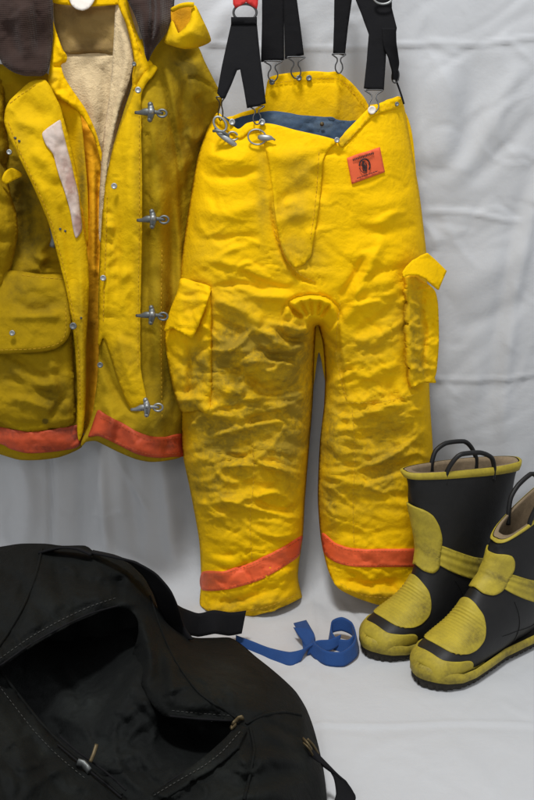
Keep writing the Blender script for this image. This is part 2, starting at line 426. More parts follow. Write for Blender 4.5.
    F = np.stack([idx[:-1, :-1], idx[1:, :-1], idx[1:, 1:], idx[:-1, 1:]], -1).reshape(-1, 4)
    me = bpy.data.meshes.new('backdrop_sheet'); me.from_pydata(V.tolist(), [], F.tolist()); me.update()
    me.polygons.foreach_set('use_smooth', [True]*len(me.polygons)); me.materials.append(M['sheet'])
    o = bpy.data.objects.new('backdrop_sheet', me); COL.objects.link(o); o['kind'] = 'structure'
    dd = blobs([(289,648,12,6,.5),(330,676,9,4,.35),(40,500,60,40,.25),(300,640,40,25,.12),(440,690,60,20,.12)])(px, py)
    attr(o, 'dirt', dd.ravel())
    return o
build_sheet()

# ================================================================== TROUSERS
TR = thing('turnout_trousers', 'bright yellow canvas trousers with orange cuff bands, standing between the coat and the boots', 'trousers', (0.05, -.12, 0))
SIL = [(214,60),(214,116),(205,135),(197,160),(190,200),(184,240),(180,275),(179,330),(180,400),(182,450),(190,490),(199,540),(201,580),(200,640),
       (302,640),(298,575),(303,535),(305,500),(309,450),(313,400),(314,365),(315,345),(316,326),(319,326),(323,345),(325,375),(323,405),(320,440),(318,480),(318,505),(321,540),(326,640),
       (432,640),(430,560),(432,500),(433,450),(430,400),(428,330),(427,262),(424,230),(419,190),(412,150),(405,110),(401,60)]
SILs = spline(SIL, True, 6)
TF = [ # folds: (line, width px, depth m) positive = towards the camera
    
    ([(268,124),(273,180),(278,222),(288,256),(303,275)], 4, .004),
    ([(270,190),(275,228),(284,258),(298,277),(320,286)], 1.6, -.010), ([(273,200),(279,236),(290,262),(304,275)], 3, .005),
    ([(318,155),(330,152),(348,155)], 3, -.004), ([(315,165),(322,185),(318,200)], 7, -.006),
    ([(281,322),(284,307),(294,298),(310,295),(326,297),(337,306),(342,322)], 1.4, -.008), ([(285,322),(289,309),(298,302),(311,299),(324,301),(333,309),(337,322)], 4, .010),
    
    ([(288,303),(294,311),(303,318)], 2.0, -.022), ([(300,301),(304,308),(308,316)], 1.5, -.012), ([(310,299),(311,307),(313,316)], 1.4, -.010), ([(320,300),(319,308),(317,316)], 1.5, -.012), ([(330,304),(325,311),(320,318)], 1.8, -.014),
    ([(284,322),(292,329),(303,330),(312,326)], 3, .010), ([(276,328),(286,338),(300,340),(312,333)], 3, -.018), ([(262,326),(278,344),(298,349),(312,342)], 5, .012), ([(248,338),(272,356),(300,357)], 4, -.013), ([(240,330),(256,345),(275,350)], 4, .008),
    ([(322,326),(328,334),(334,330),(338,320)], 2.4, .010), ([(322,330),(330,342),(341,350)], 2.4, -.012), ([(344,322),(352,310),(360,290),(372,262),(385,235)], 5, .007), ([(340,300),(352,280),(364,255)], 4, -.006),
    ([(355,335),(375,320),(400,300)], 5, -.005), ([(350,345),(380,335),(410,318)], 5, .005), ([(345,300),(370,285),(400,280)], 6, .005), ([(300,290),(270,285),(235,270),(200,262)], 4, -.006), ([(290,296),(262,296),(232,285)], 5, .007),
    # hip tension folds on the left
    ([(200,150),(225,160),(250,158)], 7, .006), ([(198,172),(222,178),(262,170)], 5, -.006), ([(190,205),(220,215),(262,205)], 8, .006), ([(186,232),(215,240),(262,236)], 5, -.006),
    ([(186,262),(215,262),(250,270),(275,285)], 5, .005), ([(214,288),(240,284),(270,290)], 3, -.006), ([(213,300),(240,310),(265,325)], 6, .007), ([(212,318),(238,330),(262,345)], 4, -.008),
    # knee seam and crumples, left leg
    ([(212,345),(240,352),(270,372),(300,370)], 7, .010), ([(212,360),(240,372),(268,392),(305,384)], 4, -.011), ([(200,378),(235,392),(270,405),(308,400)], 6, .008),
    ([(212,412),(250,404),(285,400),(310,404)], 3, -.007), ([(184,425),(220,430),(265,420),(308,426)], 6, .007), ([(185,442),(225,450),(260,440),(307,446)], 3.5, -.008),
    ([(188,460),(215,458),(255,470),(306,462)], 6, .008), ([(190,480),(225,476),(262,486),(304,478)], 3.2, -.008), ([(195,498),(225,500),(262,496),(303,498)], 6, .008),
    ([(197,516),(225,512),(255,520),(302,512)], 3.2, -.008), ([(199,535),(228,540),(262,532),(300,524)], 5, .007), ([(200,552),(225,556),(250,550),(275,540)], 3, -.007),
    ([(203,598),(230,602),(262,594),(297,580)], 4, -.007), ([(204,607),(240,611),(270,604),(298,590)], 3, .004),
    ([(250,300),(255,350),(250,400),(256,450),(250,500)], 14, .006),
    # right leg
    ([(338,322),(340,350),(343,385),(347,405)], 1.6, -.005), ([(341,322),(343,350),(346,385),(350,403)], 2.5, .003), ([(346,405),(370,406),(400,402),(418,396)], 1.6, -.005), ([(343,398),(375,399),(412,390)], 4, .004),
    ([(345,360),(370,352),(400,345)], 5, -.004), ([(350,375),(378,372),(404,362)], 6, .005),
    ([(322,420),(350,424),(385,418),(428,424)], 6, .007), ([(322,436),(355,440),(390,434),(430,438)], 3.5, -.008), ([(321,452),(350,450),(385,456),(430,450)], 6, .008),
    ([(320,468),(350,472),(390,466),(430,470)], 3.5, -.008), ([(320,484),(355,480),(390,488),(430,482)], 6, .007), ([(320,500),(355,503),(392,497),(428,502)], 3.3, -.008),
    ([(321,514),(355,512),(395,518),(428,512)], 5, .007), ([(322,527),(352,533),(395,530),(428,528)], 3.2, -.007), ([(326,575),(360,584),(410,580)], 4, -.006), ([(335,585),(370,595),(415,594)], 4, .005),
    ([(352,200),(380,205),(418,195)], 10, .004), ([(350,228),(385,232),(422,225)], 6, -.004), ([(345,250),(385,262),(420,255)], 10, .005),
    ([(351,440),(353,480),(352,530)], 1.6, -.003), ([(250,430),(252,480),(248,530)], 1.6, -.003), ([(211,290),(212,350),(211,410)], 1.8, -.004),
    ([(262,150),(285,158),(315,150)], 9, .005), ([(270,205),(290,196),(315,186)], 6, -.005), ([(275,225),(295,214),(312,208)], 6, .006),
]
TFOLD = Folds([ # region, count, angle, spread, length, width, height
    (245,455,58,62,26,4,26,44,1.8,.0065),(372,455,52,60,24,-4,26,44,1.8,.0062),(245,465,40,60,17,6,14,100,2.5,.0125),(372,460,36,58,15,-3,14,95,2.5,.0120),(255,375,35,40,9,-14,16,95,2.8,.0110),   # crumpled shins
    (255,370,50,45,26,-14,26,46,2.1,.0088),(300,345,20,22,10,-40,30,26,1.8,.007),   # pulled towards the crotch
    (382,340,42,50,18,-16,26,44,2.2,.0058),(385,400,45,20,10,0,20,50,2,.0065),
    (240,590,50,22,14,-10,16,50,1.8,.006),(372,582,48,16,12,8,16,48,1.8,.006),
    (232,215,44,60,16,10,30,44,2.3,.0048),(375,220,44,60,12,-20,30,48,2.6,.0040),(292,205,22,55,9,-10,30,26,3,.0040),
    (360,290,30,30,8,-50,16,46,3.5,.0050),(230,285,30,20,7,10,16,46,3.5,.005)], 31)
def Dt(x, y):
    d, _, _ = dist_poly(x, y, SILs); ins = inside(x, y, SILs); d = np.where(ins, d, 0)
    leg = np.clip((y-300)/120, 0, 1); W = 52-20*leg-36*np.exp(-((x-316)/32)**2-((y-316)/30)**2)*(1-.2*leg)
    k = np.clip(d/W, 0, 1); bul = np.sqrt(1-(1-k)**2+1e-6)
    top = np.clip((150-y)/60, 0, 1)
    amp = .118-.030*leg-.026*top
    amt = .16+.84*np.clip((y-200)/190, 0, 1)
    fo = (1.35-.95*np.clip((y-400)/20, 0, 1)*np.clip((570-y)/20, 0, 1))*strokes(x, y, TF)+TFOLD(x, y)
    cr = amt*(.0080*crumple(x, y, 74, 44, 20, 21, 1.0, 2)+.0022*crumple(x, y, 24, 14, -24, 44, 1.2, 3))+.004*fbm(x/70, y/70, 3, 2)
    cr = cr+.0042*(.2+.8*amt)*creases(x, y, 46, 20, 14, 61, .045)
    q = np.clip(d/10, 0, 1)
    return -(.038+amp*bul+(fo+cr)*(.25+.75*np.maximum(q, np.exp(-((x-314)/24)**2-((y-314)/18)**2))))
def mapT(off):
    def f(x, y):
        p = P(x, y, Dt(x, y)-off); p[:, 2] = np.maximum(p[:, 2], .003); return p
    return f
TRout = [(217,114),(226,121),(238,130),(247,124),(260,122),(275,127),(300,131),(325,137),(338,140),(346,131),(358,119),(370,107),(380,103),(395,98),(401,97),
    (405,110),(412,150),(419,190),(424,230),(427,262),(428,330),(430,400),(433,450),(432,500),(430,560),(430,598),(412,603),(385,606),(365,601),(350,595),(337,587),(328,570),(321,540),(318,505),
    (318,480),(320,440),(324,405),(325,375),(323,345),(319,328),(317.5,325),(316,328),(315,345),(314,365),(313,400),(309,450),(305,500),(303,535),(298,575),(302.2,596.5),(301.8,597.6),(285,606),(265,613),(240,618),(214,612),(200,606),(201,580),(199,540),(190,490),(182,450),(180,400),
    (179,330),(180,275),(184,240),(190,200),(197,160),(205,135),(212,120)]
tdirt = blobs([(272,342,38,20,.75),(240,375,60,60,.55),(225,350,25,40,.4),(300,255,28,22,.5),(310,175,12,22,.5),(240,450,60,60,.60),(370,440,50,55,.55),(360,350,25,20,.35),
               (210,490,30,40,.35),(415,330,16,60,.5),(395,330,24,30,.3),(350,500,30,30,.3),(215,440,20,40,.3),(290,460,14,60,.3),(250,610,60,14,.7),(380,600,60,12,.6),(330,500,12,60,.5),(395,470,30,50,.4),(285,212,30,16,.4),(205,250,25,30,.25),(262,180,6,60,.4),(225,300,40,20,.3),(300,390,18,60,.6),(335,400,14,60,.4)])
patch('trouser_body', TRout, mapT(0), M['yellow'], TR, 2.0, .004, dirt=tdirt)
cuffdirt = blobs([(210,580,14,14,.7),(290,555,20,14,.2),(380,560,40,10,.3)])
patch('trouser_back', [(225,118),(300,120),(400,105),(418,190),(424,300),(424,420),(345,420),(327,388),(319,352),(313,388),(300,420),(195,420),(190,300),(200,180)], lambda x, y: P(x, y, -.030-.004*crumple(x, y, 40, 30, 0, 3)), M['yellow'], TR, 5, .004, dirt=tdirt)
patch('cuff_band', [(202,572),(225,571),(255,561),(280,549),(302,536),(301,545),(299,556),(285,566),(260,580),(230,589),(202,590)], mapT(.003), M['orange'], TR, 2.4, .002, dirt=cuffdirt)
patch('cuff_band', [(322,533),(335,543),(355,549),(410,549),(430,548),(430,567),(412,567),(360,567),(337,563),(324,553)], mapT(.003), M['orange'], TR, 2.4, .002, dirt=cuffdirt)
patch('fly_flap', [(262,124),(300,131),(336,140),(330,148),(323,160),(321,190),(317,220),(313,243),(311,256),(303,265),(293,267),(285,260),(279,242),(274,200),(268,160)], mapT(.005), M['yellow'], TR, 2.6, .003,
      dirt=blobs([(300,175,20,25,.5),(290,250,20,14,.6),(290,212,24,12,.5)]))
# waistband facing fold on both hips
patch('waist_facing', [(217,113),(226,120),(238,129),(247,123),(260,121),(263,128),(250,131),(239,138),(228,131),(214,121)], mapT(.005), M['yellow'], TR, 2.4, .003)
patch('waist_facing', [(338,141),(346,132),(358,120),(370,108),(380,104),(401,98),(403,106),(384,112),(372,117),(360,129),(350,139),(342,147)], mapT(.004), M['yellow'], TR, 2.4, .003, dirt=blobs([(345,142,10,8,.6)]))
# raised back panel and denim lining seen inside the waist
def backmap(x, y):
    yy = -.035-.012*np.sin((x-266)/110*np.pi).clip(0)+.0015*crumple(x, y, 20, 40, 8, 5)-strokes(x, y, [([(268,88),(300,84),(340,82),(362,104)], 1.6, -.003), ([(340,74),(337,95),(336,122)], 3, .006), ([(300,90),(303,125)], 3, -.004), ([(270,90),(268,122)], 4, .004), ([(352,86),(356,105),(362,120)], 3, -.004)])
    return P(x, y, yy)
patch('back_panel', [(240,113),(256,108),(264,100),(266,88),(270,77),(288,73),(312,71),(328,72),(338,72),(352,83),(364,97),(372,107),(400,100),(398,135),(300,140),(225,135),(222,122)], backmap, M['yellow'], TR, 3, .003,
      dirt=blobs([(350,110,14,20,.7),(300,110,40,14,.3)]))
def linmap(x, y):
    yy = -.075-.012*np.clip((y-112)/28, 0, 1)-.005*crumple(x, y, 20, 9, 8, 8)-.003*creases(x, y, 24, 12, 8, 4)-.010*np.sin((x-222)/140*np.pi).clip(0)
    return P(x, y, yy)
patch('denim_lining', [(221,116),(232,120),(240,117),(262,112),(275,111),(290,113),(300,115),(325,117),(345,121),(359,121),(362,135),(340,148),(300,142),(262,136),(238,140)], linmap, M['denim'], TR, 2.6, .003, dirt=blobs([(325,125,20,5,.6),(280,118,20,4,.4)]))
lathe('rivet', [(.004,-.002),(.004,.001),(.002,.002),(.0003,.0022)], P(322,124,-.098), (0,-1,.1), M['brass'], TR, 14)
# left cargo pocket (stands off the thigh)
def pk(x, y):
    pl = spline([(180,279),(163,330),(170,375),(182,412),(211,410),(211,290)], True, 6); d, _, _ = dist_poly(x, y, pl); d = np.where(inside(x, y, pl), d, 0)
    b = np.sqrt(1-(1-np.clip(d/16, 0, 1))**2+1e-6)
    base = np.where(x > 196, Dt(np.maximum(x, 186), y), 0)
    w_ = np.clip((x-178)/33, 0, 1); w_ = w_*w_*(3-2*w_)
    bb = -(.085+.03*np.clip((x-163)/20, 0, 1))*(1-w_)+(Dt(x, y)+.004)*w_
    return bb-.016*b-.0065*crumple(x, y, 26, 16, 20, 14)-strokes(x, y, [([(189,342),(190,370),(189,400)], 2, -.010), ([(165,345),(176,360),(188,366)], 3, -.006), ([(170,385),(185,392),(208,380)], 3, -.007), ([(192,350),(209,348)], 2.5, -.006), ([(174,402),(195,398),(210,402)], 3, .006)])
pdirt = blobs([(200,370,12,30,1.1),(180,380,14,25,.6),(190,405,25,8,.7)])
patch('cargo_pocket', [(178,292),(170,315),(164,332),(166,350),(170,375),(176,400),(182,412),(197,411),(211,410),(212,350),(211,300),(205,288)], lambda x, y: P(x, y, pk(x, y)), M['yellow'], TR, 2.2, .007, dirt=pdirt)
PF = patch('pocket_flap', [(181,278),(196,282),(211,287),(208,298),(200,318),(192,338),(182,333),(172,328),(164,331),(170,310),(177,292)], lambda x, y: P(x, y, pk(x, y)-.012-.012*np.clip((y-285)/45, 0, 1)-.002*crumple(x, y, 30, 20, 60, 3)), M['yellow'], TR, 2.2, .004, dirt=blobs([(190,300,10,20,.4)]))
# right cargo pocket, crumpled on the side of the leg
def pk2(x, y):
    return -(.155-.045*np.clip((x-409)/30, 0, 1))-.0075*crumple(x, y, 16, 13, 5, 33, 1.0, 3)*np.clip((x-406)/10, .25, 1)-strokes(x, y, [([(425,285),(422,310),(426,335),(423,360),(427,380)], 2.4, -.012),
        ([(410,300),(418,306),(424,304)], 2.4, .008), ([(410,322),(417,328),(424,326)], 2.4, .008), ([(411,345),(418,350),(425,348)], 2.4, .008), ([(412,366),(420,371),(427,368)], 2.4, .007)])
patch('cargo_pocket', [(409,277),(420,279),(434,289),(438,302),(439,325),(439,345),(437,370),(435,378),(436,383),(425,382),(414,386),(411,372),(409,345),(409,310)], lambda x, y: P(x, y, pk2(x, y)), M['yellow'], TR, 1.8, .014, dirt=blobs([(415,330,10,60,.9),(425,370,12,14,.5)]))
patch('pocket_flap', [(403,272),(407,266),(413,260),(421,256),(428,253),(437,261),(447,271),(443,280),(439,290),(433,285),(427,279),(418,275),(409,275),(404,277)], lambda x, y: P(x, y, -.166-.016*np.clip((y-258)/24, 0, 1)+.0011*(x-409)-.001*crumple(x, y, 20, 14, 30, 3)-.006*np.cos((x-427)/9)), M['yellow'], TR, 1.8, .004, smooth=False)
# sewn-on orange label with black emblem and lettering marks
LB = patch('sewn_label', [(347,158),(380,147),(385,172),(352,184)], mapT(.0035), M['patch'], TR, 2.5, .002, smooth=False)
def lab(u, v):  # label coordinates 0..1
    a, b, c, d = map(np.array, ((347,158.), (380,147.), (385,172.), (352,184.)))
    return (a*(1-u)+b*u)*(1-v)+(d*(1-u)+c*u)*v
def ink(pts, w, name='emblem'):
    c = [lab(*p) for p in pts]; c = spline(c, False, .5)
    V = []; F = []
    for i in range(len(c)):
        T = c[min(i+1, len(c)-1)]-c[max(i-1, 0)]; T /= np.linalg.norm(T)+1e-9; n_ = np.array([-T[1], T[0]])*w*.5
        V += [c[i]+n_, c[i]-n_]
    for i in range(len(c)-1): F.append((2*i, 2*i+1, 2*i+3, 2*i+2))
    return V, F
V = []; F = []
def add_ink(pts, w):
    global V, F
    v, f = ink(pts, w); b = len(V); V += v; F += [tuple(i+b for i in q) for q in f]
add_ink([(.36+.155*math.cos(a)+.10, .50+.26*math.sin(a)) for a in np.linspace(-2.9, .9, 14)], 1.5)
add_ink([(.36+.155*math.cos(a)+.10, .50+.26*math.sin(a)) for a in np.linspace(1.3, 3.1, 9)], .7)
add_ink([(.45,.30),(.43,.42),(.47,.55),(.46,.72)], 2.4); add_ink([(.38,.42),(.41,.55),(.40,.68)], 1.3); add_ink([(.50,.40),(.52,.52),(.49,.62)], 1.2)
Vn = np.array(V); xyz = mapT(.0062)(Vn[:,0], Vn[:,1]); o = link('emblem', xyz, F, M['ink'], LB); solid(o, .0004, 0)
for row in (0, 1):
    V = []; F = []
    if row == 0:
        add_ink([(.15,.145),(.80,.145)], .5)
        for i in range(13):
            u = .17+i*.050; add_ink([(u, .10), (u+.004, .20)], .8)
    else:
        add_ink([(.17,.86),(.80,.86)], .45)
        for i in range(9): add_ink([(.19+i*.07, .84), (.20+i*.07, .885)], .6)
    Vn = np.array(V); xyz = mapT(.0062)(Vn[:,0], Vn[:,1]); o = link('lettering', xyz, F, M['ink'], LB); solid(o, .0004, 0)
# stitching
for pl in ([(274,230),(284,256),(298,273),(316,282)], [(319,152),(317,185),(314,215),(310,242)], [(352,408),(355,450),(353,500),(354,545)],
           [(250,420),(254,470),(250,520),(252,560)], [(340,303),(336,350),(343,388),(348,403)], 
           [(346,144),(360,127),(372,114),(400,104)], [(346,403),(380,402),(418,394)], [(204,608),(240,612),(270,606),(298,594)], [(340,583),(365,596),(410,598)]):
    stitch('stitching', pl, mapT(.006), M['thread'], TR)
for pl in ([(270,84),(300,80),(338,79),(352,92),(368,110)],):
    stitch('stitching', pl, lambda x, y: backmap(x, y)+np.array([0,-.002,0]), M['thread'], TR)
for pl in ([(203,574),(225,573),(255,563.5),(280,551.5),(301,538.5)], [(203,588),(230,587),(260,578),(285,564),(299,554)], [(324,536),(336,545.5),(355,551),(410,551)], [(326,552),(338,561),(360,565),(412,565)]):
    stitch('stitching', pl, mapT(.0062), M['othread'], TR, 2.2, 1.2)
# snaps and fasteners
def yT(px, py, o=.008): return float(Dt(np.array([float(px)]), np.array([float(py)]))[0])-o
snap(372,110, yT(372,112,.010), M['tag'], TR, .0075); snap(337,140, yT(337,141,.012), M['metal'], TR, .005)
snap(262,122, yT(262,124,.012), M['metal'], TR, .006); snap(397,104, yT(397,106,.008), M['darkmetal'], TR, .004); snap(232,122, yT(232,124,.010), M['metal'], TR, .006)
for q in ((272,82),(299,78),(309,78)): snap(q[0], q[1], -.052, M['darkmetal'], TR, .0055)
def ring3(name, cx, cy, y, rx, ry, r, m, par, tilt=0, n=24, arc=(0, 6.2832)):
    pts = []
    for k in range(n+1 if arc[1]-arc[0] < 6.2 else n):
        a = arc[0]+(arc[1]-arc[0])*k/n; u = rx*math.cos(a); v = ry*math.sin(a)
        pts.append(P(cx+u*math.cos(tilt)-v*math.sin(tilt), cy+u*math.sin(tilt)+v*math.cos(tilt), y))
    return tube(name, pts, r, m, par, 8, closed=(arc[1]-arc[0] > 6.2), step=.0015)
# D ring with hook beside the fly
y0 = yT(262,137,.012)
ring3('d_ring', 257, 137, y0, 9, 7.5, .0016, M['metal'], TR, .2)
def bar(name, pts, r, m, par, flat=.6, rf=None): return tube(name, [P(a, b, c) for a, b, c in pts], r, m, par, 10, flat=flat, rfun=rf)
hk = bar('spring_hook', [(258,137,y0-.002),(265,138,y0-.006),(271,138,y0-.007),(275,140,y0-.003)], .0042, M['metal'], TR, .7, lambda t: .45+1.0*math.sin(math.pi*min(1, t*1.15+.05))**.8)
y1 = yT(228,136,.014)
bar('spring_hook', [(215,128,y1+.004),(219,133,y1),(224,137,y1-.004),(231,142,y1-.005),(238,147,y1-.002),(242,150,y1+.003)], .0044, M['metal'], TR, .7, lambda t: .55+.7*math.sin(math.pi*min(1, t*1.1))**.7)
ring3('d_ring', 220, 124, y1+.002, 5.5, 8, .0022, M['metal'], TR, -.6)
ring3('d_ring', 233, 136, y1, 5, 4, .0018, M['metal'], TR, .4)
bar('hook_lever', [(213,131,y1),(217,131,y1-.007),(223,132,y1-.008),(229,136,y1-.004)], .0026, M['darkmetal'], TR, .7)

# ================================================================== SUSPENDERS (clipped to the trousers)
SU = thing('suspenders', 'black elastic suspenders with wire clips and red tab, hooked onto the yellow trousers', 'suspenders', (.05, -.08, 1.0))
def strap(name, poly, y, m, s=3, thick=.0022, bow=.004, par=SU, smooth=False):
    yc = np.mean([p[1] for p in poly]); 
    return patch(name, poly, lambda x, v: P(x, v, (y if not callable(y) else y(x, v))-bow*np.sin(x/9.0)*.2-.0006*crumple(x, v, 30, 14, 0, 9)), m, par, s, thick, smooth=smooth)
yl = lambda x, v: -.150+.0007*(np.clip(v, 0, 110)-100)*-1*.6
# front left Y with metal ring and red tab
strap('strap', [(231,24),(233,20),(240,22),(250,22),(256,20),(257,24),(260,55),(266,103),(256,106),(247,108),(244,90),(240,69),(237,70),(231,85),(225,98),(221,98),(217,93),(222,65)], yl, M['black'], thick=.003)
ring3('ring', 245, 12.5, -.115+.0, 11.5, 8.5, .0022, M['wire'], SU, 0)
strap('red_tab', [(232,-30),(259,-30),(258,4),(257,9),(252,6),(246,2),(240,6),(235,8),(233,4)], -.118, M['red'])
# loop of webbing over the ring
strap('strap_loop', [(231,17),(257,17),(257,24),(231,24)], -.121, M['black'], thick=.007)
# back pair
strap('strap', [(262,-60),(284,-60),(284,30),(284,60),(272,61),(261,62),(262,20)], -.052, M['black'], thick=.003)
strap('strap', [(283,-60),(296,-60),(297,0),(301,30),(304,55),(294,57),(285,59),(284,20)], -.056, M['black'], thick=.003)
# third, plain strap
strap('strap', [(335,-60),(354,-60),(352,0),(348,28),(345,56),(333,53),(334,25)], -.060, M['black'], thick=.003)
# front right yoke
strap('strap', [(352,-60),(388,-60),(392,-4),(392,8),(397,28),(396,34),(387,36),(386,60),(384,90),(374,90),(364,88),(367,60),(369,34),(361,12),(356,0)], lambda x, v: -.085-.00035*np.clip(v, 0, 90), M['black'], thick=.003)
tw = [(391,30),(391,45),(394,60),(396,72),(396,79)]
def wv(dx, dy, dz): return (dx, dy, dz)
ribbon('strap', [P(389,28,-.108),P(390,45,-.106),P(394,60,-.098),P(395,72,-.088),P(395.5,80,-.080)], [(1,0,0),(1,.25,0),(.8,.7,0),(.5,.9,0),(.6,.9,0)], .026, M['black'], SU, .003)
ring3('ring', 383, -2, -.098, 9, 6, .002, M['metal'], SU, 0)
ring3('clip_loop', 395.5, 76, -.080, 3.6, 7, .0012, M['wire'], SU, .1)
tube('cord', [P(396,80,-.08),P(399,88,-.078),P(402,97,-.085),P(404,104,-.088)], .0018, M['black'], SU, 8)
def wclip(cx, ty, by, y, w=12, m=None, yb=None):
    """bent wire suspender clip: wide head, pinched neck, round foot"""
    m = m or M['wire']; h = by-ty; yb = y if yb is None else yb
    pts = [(-.5,0),(-.38,.10),(-.16,.22),(-.13,.38),(-.26,.58),(-.27,.80),(-.10,1.0),(.10,1.0),(.27,.80),(.26,.58),(.13,.38),(.16,.22),(.38,.10),(.5,0)]
    return tube('wire_clip', [P(cx+a*w, ty+b*h, y+(yb-y)*b) for a, b in pts], .0013, m, SU, 8, closed=True, step=.0015)
wclip(273, 61, 81, -.056, 17); wclip(296, 57, 78, -.060, 17); wclip(339, 54, 73, -.064, 13); wclip(374, 90, 112, -.118, 17, None, yT(372,112,.006))
wclip(257, 106, 124, -.148, 14, None, yT(262,124,.014)); wclip(220.5, 97, 120, -.146, 8, None, yT(219,122,.010))
# ================================================================== COAT
CO = thing('turnout_coat', 'soiled yellow canvas coat hanging open, with brown corduroy collar and tan pile lining', 'coat', (-.38, -.08, .1))
def lay(ctrl, folds=(), cr=.003, sx=50, sy=30, ang=0, seed=1, roll=None, ol=None):
    """depth map of a coat layer: smooth base through control points + folds + crumple + rolled edge"""
    t = tps(ctrl)
    sl = spline(ol, True, 5) if ol is not None else None
    xs = [c[0] for c in ctrl]; ys = [c[1] for c in ctrl]; cx, cy = (min(xs)+max(xs))/2, (min(ys)+max(ys))/2; rx, ry = (max(xs)-min(xs))/2, (max(ys)-min(ys))/2
    FO = Folds([(cx, cy, rx, ry, int(6+rx*ry/420), ang-8, 45, 34, 2.6, cr*1.25)], seed+100)
    def f(x, y, off=0):
        d = t(x, y)-FO(x, y)-.8*cr*crumple(x, y, sx, sy, ang, seed, .9, 3)-1.45*strokes(x, y, folds)-cr*.6*creases(x, y, sx*.9, sy*.7, ang+20, seed+5, .05)
        if roll is not None:
            e, _, _ = dist_poly(x, y, sl); d = d+roll[0]*np.exp(-(e/roll[1])**2)
        return P(x, y, d-off)
    return f
# --- back of the coat inside: pile lining
o1 = [(40,-40),(135,-40),(135,60),(128,100),(118,140),(110,200),(104,300),(80,300),(80,200),(66,120),(50,60)]
lin = lay([(40,-40,-.03),(135,-40,-.03),(90,60,-.022),(130,60,-.04),(100,150,-.022),(60,100,-.03),(95,300,-.022)],
   [([(66,54),(90,54),(120,53)], 1.6, -.006), ([(84,70),(92,110),(96,160)], 6, .006), ([(104,62),(106,100),(102,140)], 5, -.006), ([(70,20),(90,16),(112,22)], 6, .005), ([(66,34),(90,40),(114,34)], 6, -.005)], .003, 22, 40, 0, 4)
patch('pile_lining', o1, lin, M['pile'], CO, 3, .004, dirt=blobs([(96,145,8,12,.8),(118,100,5,20,.4)]))
o = [(50,-40),(122,-40),(121,10),(121,52),(95,53),(64,53),(56,30),(53,0)]
patch('neck_facing', o, lambda x, y: lin(x, y, .004), M['satin'], CO, 3, .003, dirt=blobs([(90,48,30,8,.6),(75,15,10,10,.3)]))
# lining rolled forward along the right front edge
o = [(116,0),(122,12),(130,40),(133,62),(128,85),(119,112),(112,140),(107,165),(104,190),(103,240),(99,240),(99,200),(101,165),(104,130),(110,90),(113,50)]
pl_ = lay([(120,10,-.05),(130,60,-.066),(110,130,-.062),(101,200,-.06),(101,240,-.058),(113,60,-.045)], [([(120,20),(126,60),(116,110),(106,160),(101,220)], 4, .010)], .0025, 14, 22, 0, 6)
patch('pile_edge', o, pl_, M['pile'], CO, 2.4, .006)
# yellow neck band at the very top with hanger loop
patch('neck_band', [(40,-12),(132,-12),(131,3),(120,4),(95,6),(70,5),(52,2)], lambda x, y: P(x, y, -.052-.004*np.sin(x/7)*.3), M['yellow'], CO, 2.4, .006)
patch('hanger_loop', [(68,-12),(97,-12),(93,2),(88,8),(82,10),(75,8),(70,2)], lambda x, y: P(x, y, -.062-.008*np.clip(y/10, -1, 1)-.0008*crumple(x, y, 8, 6, 0, 2)), M['tag'], CO, 2, .003)
# --- left body panel
o2 = [(-60,60),(0,64),(30,68),(48,74),(60,100),(70,150),(80,240),(86,300),(85,380),(83,440),(79,449),(60,457),(40,460),(20,460),(5,456),(-20,448),(-60,440)]
F2 = [([(22,180),(26,230),(24,262)], 7, -.012), ([(22,272),(40,275),(60,275)], 2.2, -.006), ([(45,262),(38,256),(33,258)], 4, .010), ([(36,252),(46,244),(55,232)], 5, .012), ([(40,262),(55,266),(66,262)], 4, -.010),
      ([(52,140),(56,200),(62,250)], 6, -.010), ([(74,345),(76,390),(75,425)], 3, -.008), ([(78,300),(80,360),(80,430)], 3, .008), ([(84,300),(84,380),(80,440)], 2.4, -.012)]
lb = lay([(-60,60,-.05),(-60,440,-.05),(0,100,-.06),(0,250,-.07),(0,440,-.10),(40,200,-.055),(45,300,-.085),(45,440,-.105),(80,440,-.085),(85,300,-.06),(50,90,-.06),(25,220,-.05)], F2, .0045, 40, 26, 10, 12, (.012, 4), o2)
odirt = blobs([(30,230,40,60,.5),(20,200,20,40,.5),(40,400,50,40,.4),(84,380,8,60,.5)])
patch('left_front_panel', o2, lb, M['olive2'], CO, 2.6, .004, dirt=odirt)
# pocket with flap
o = [(-20,340),(0,345),(30,346),(60,342),(71,335),(73,360),(75,400),(75,420),(70,426),(50,430),(30,432),(10,428),(0,422),(-20,412)]
FPk = [([(0,352),(20,360),(40,375),(60,372)], 4, -.008), ([(0,378),(25,382),(50,395),(72,392)], 4, -.008), ([(10,365),(30,385),(60,384)], 4, .008), ([(5,398),(30,402),(55,412)], 4, .007), ([(50,418),(62,400),(72,398)], 3, -.009), ([(0,415),(20,424),(50,424)], 3, -.006), ([(56,350),(52,375),(60,400)], 5, .007)]
pk3 = lay([(-20,340,-.105),(0,380,-.118),(35,385,-.128),(35,425,-.125),(70,380,-.108),(70,425,-.108),(70,340,-.10),(35,345,-.118)], FPk, .0045, 30, 18, 10, 17, (.012, 4), o)
patch('bellows_pocket', o, pk3, M['olive2'], CO, 2.4, .010, dirt=blobs([(50,400,24,24,.5),(10,370,20,14,.4),(45,421,2.2,1.8,3.0)]))
o = [(-20,268),(5,270),(20,271),(40,274),(66,276),(69,300),(71,325),(69,336),(64,343),(55,349),(42,352),(25,353),(0,354),(-20,353)]
FFl = [([(10,300),(30,308),(50,305),(66,300)], 5, -.005), ([(22,310),(36,312),(52,308)], 2.5, -.006), ([(8,318),(30,316),(60,316)], 4, .006), ([(15,285),(40,287),(60,284)], 6, .005)]
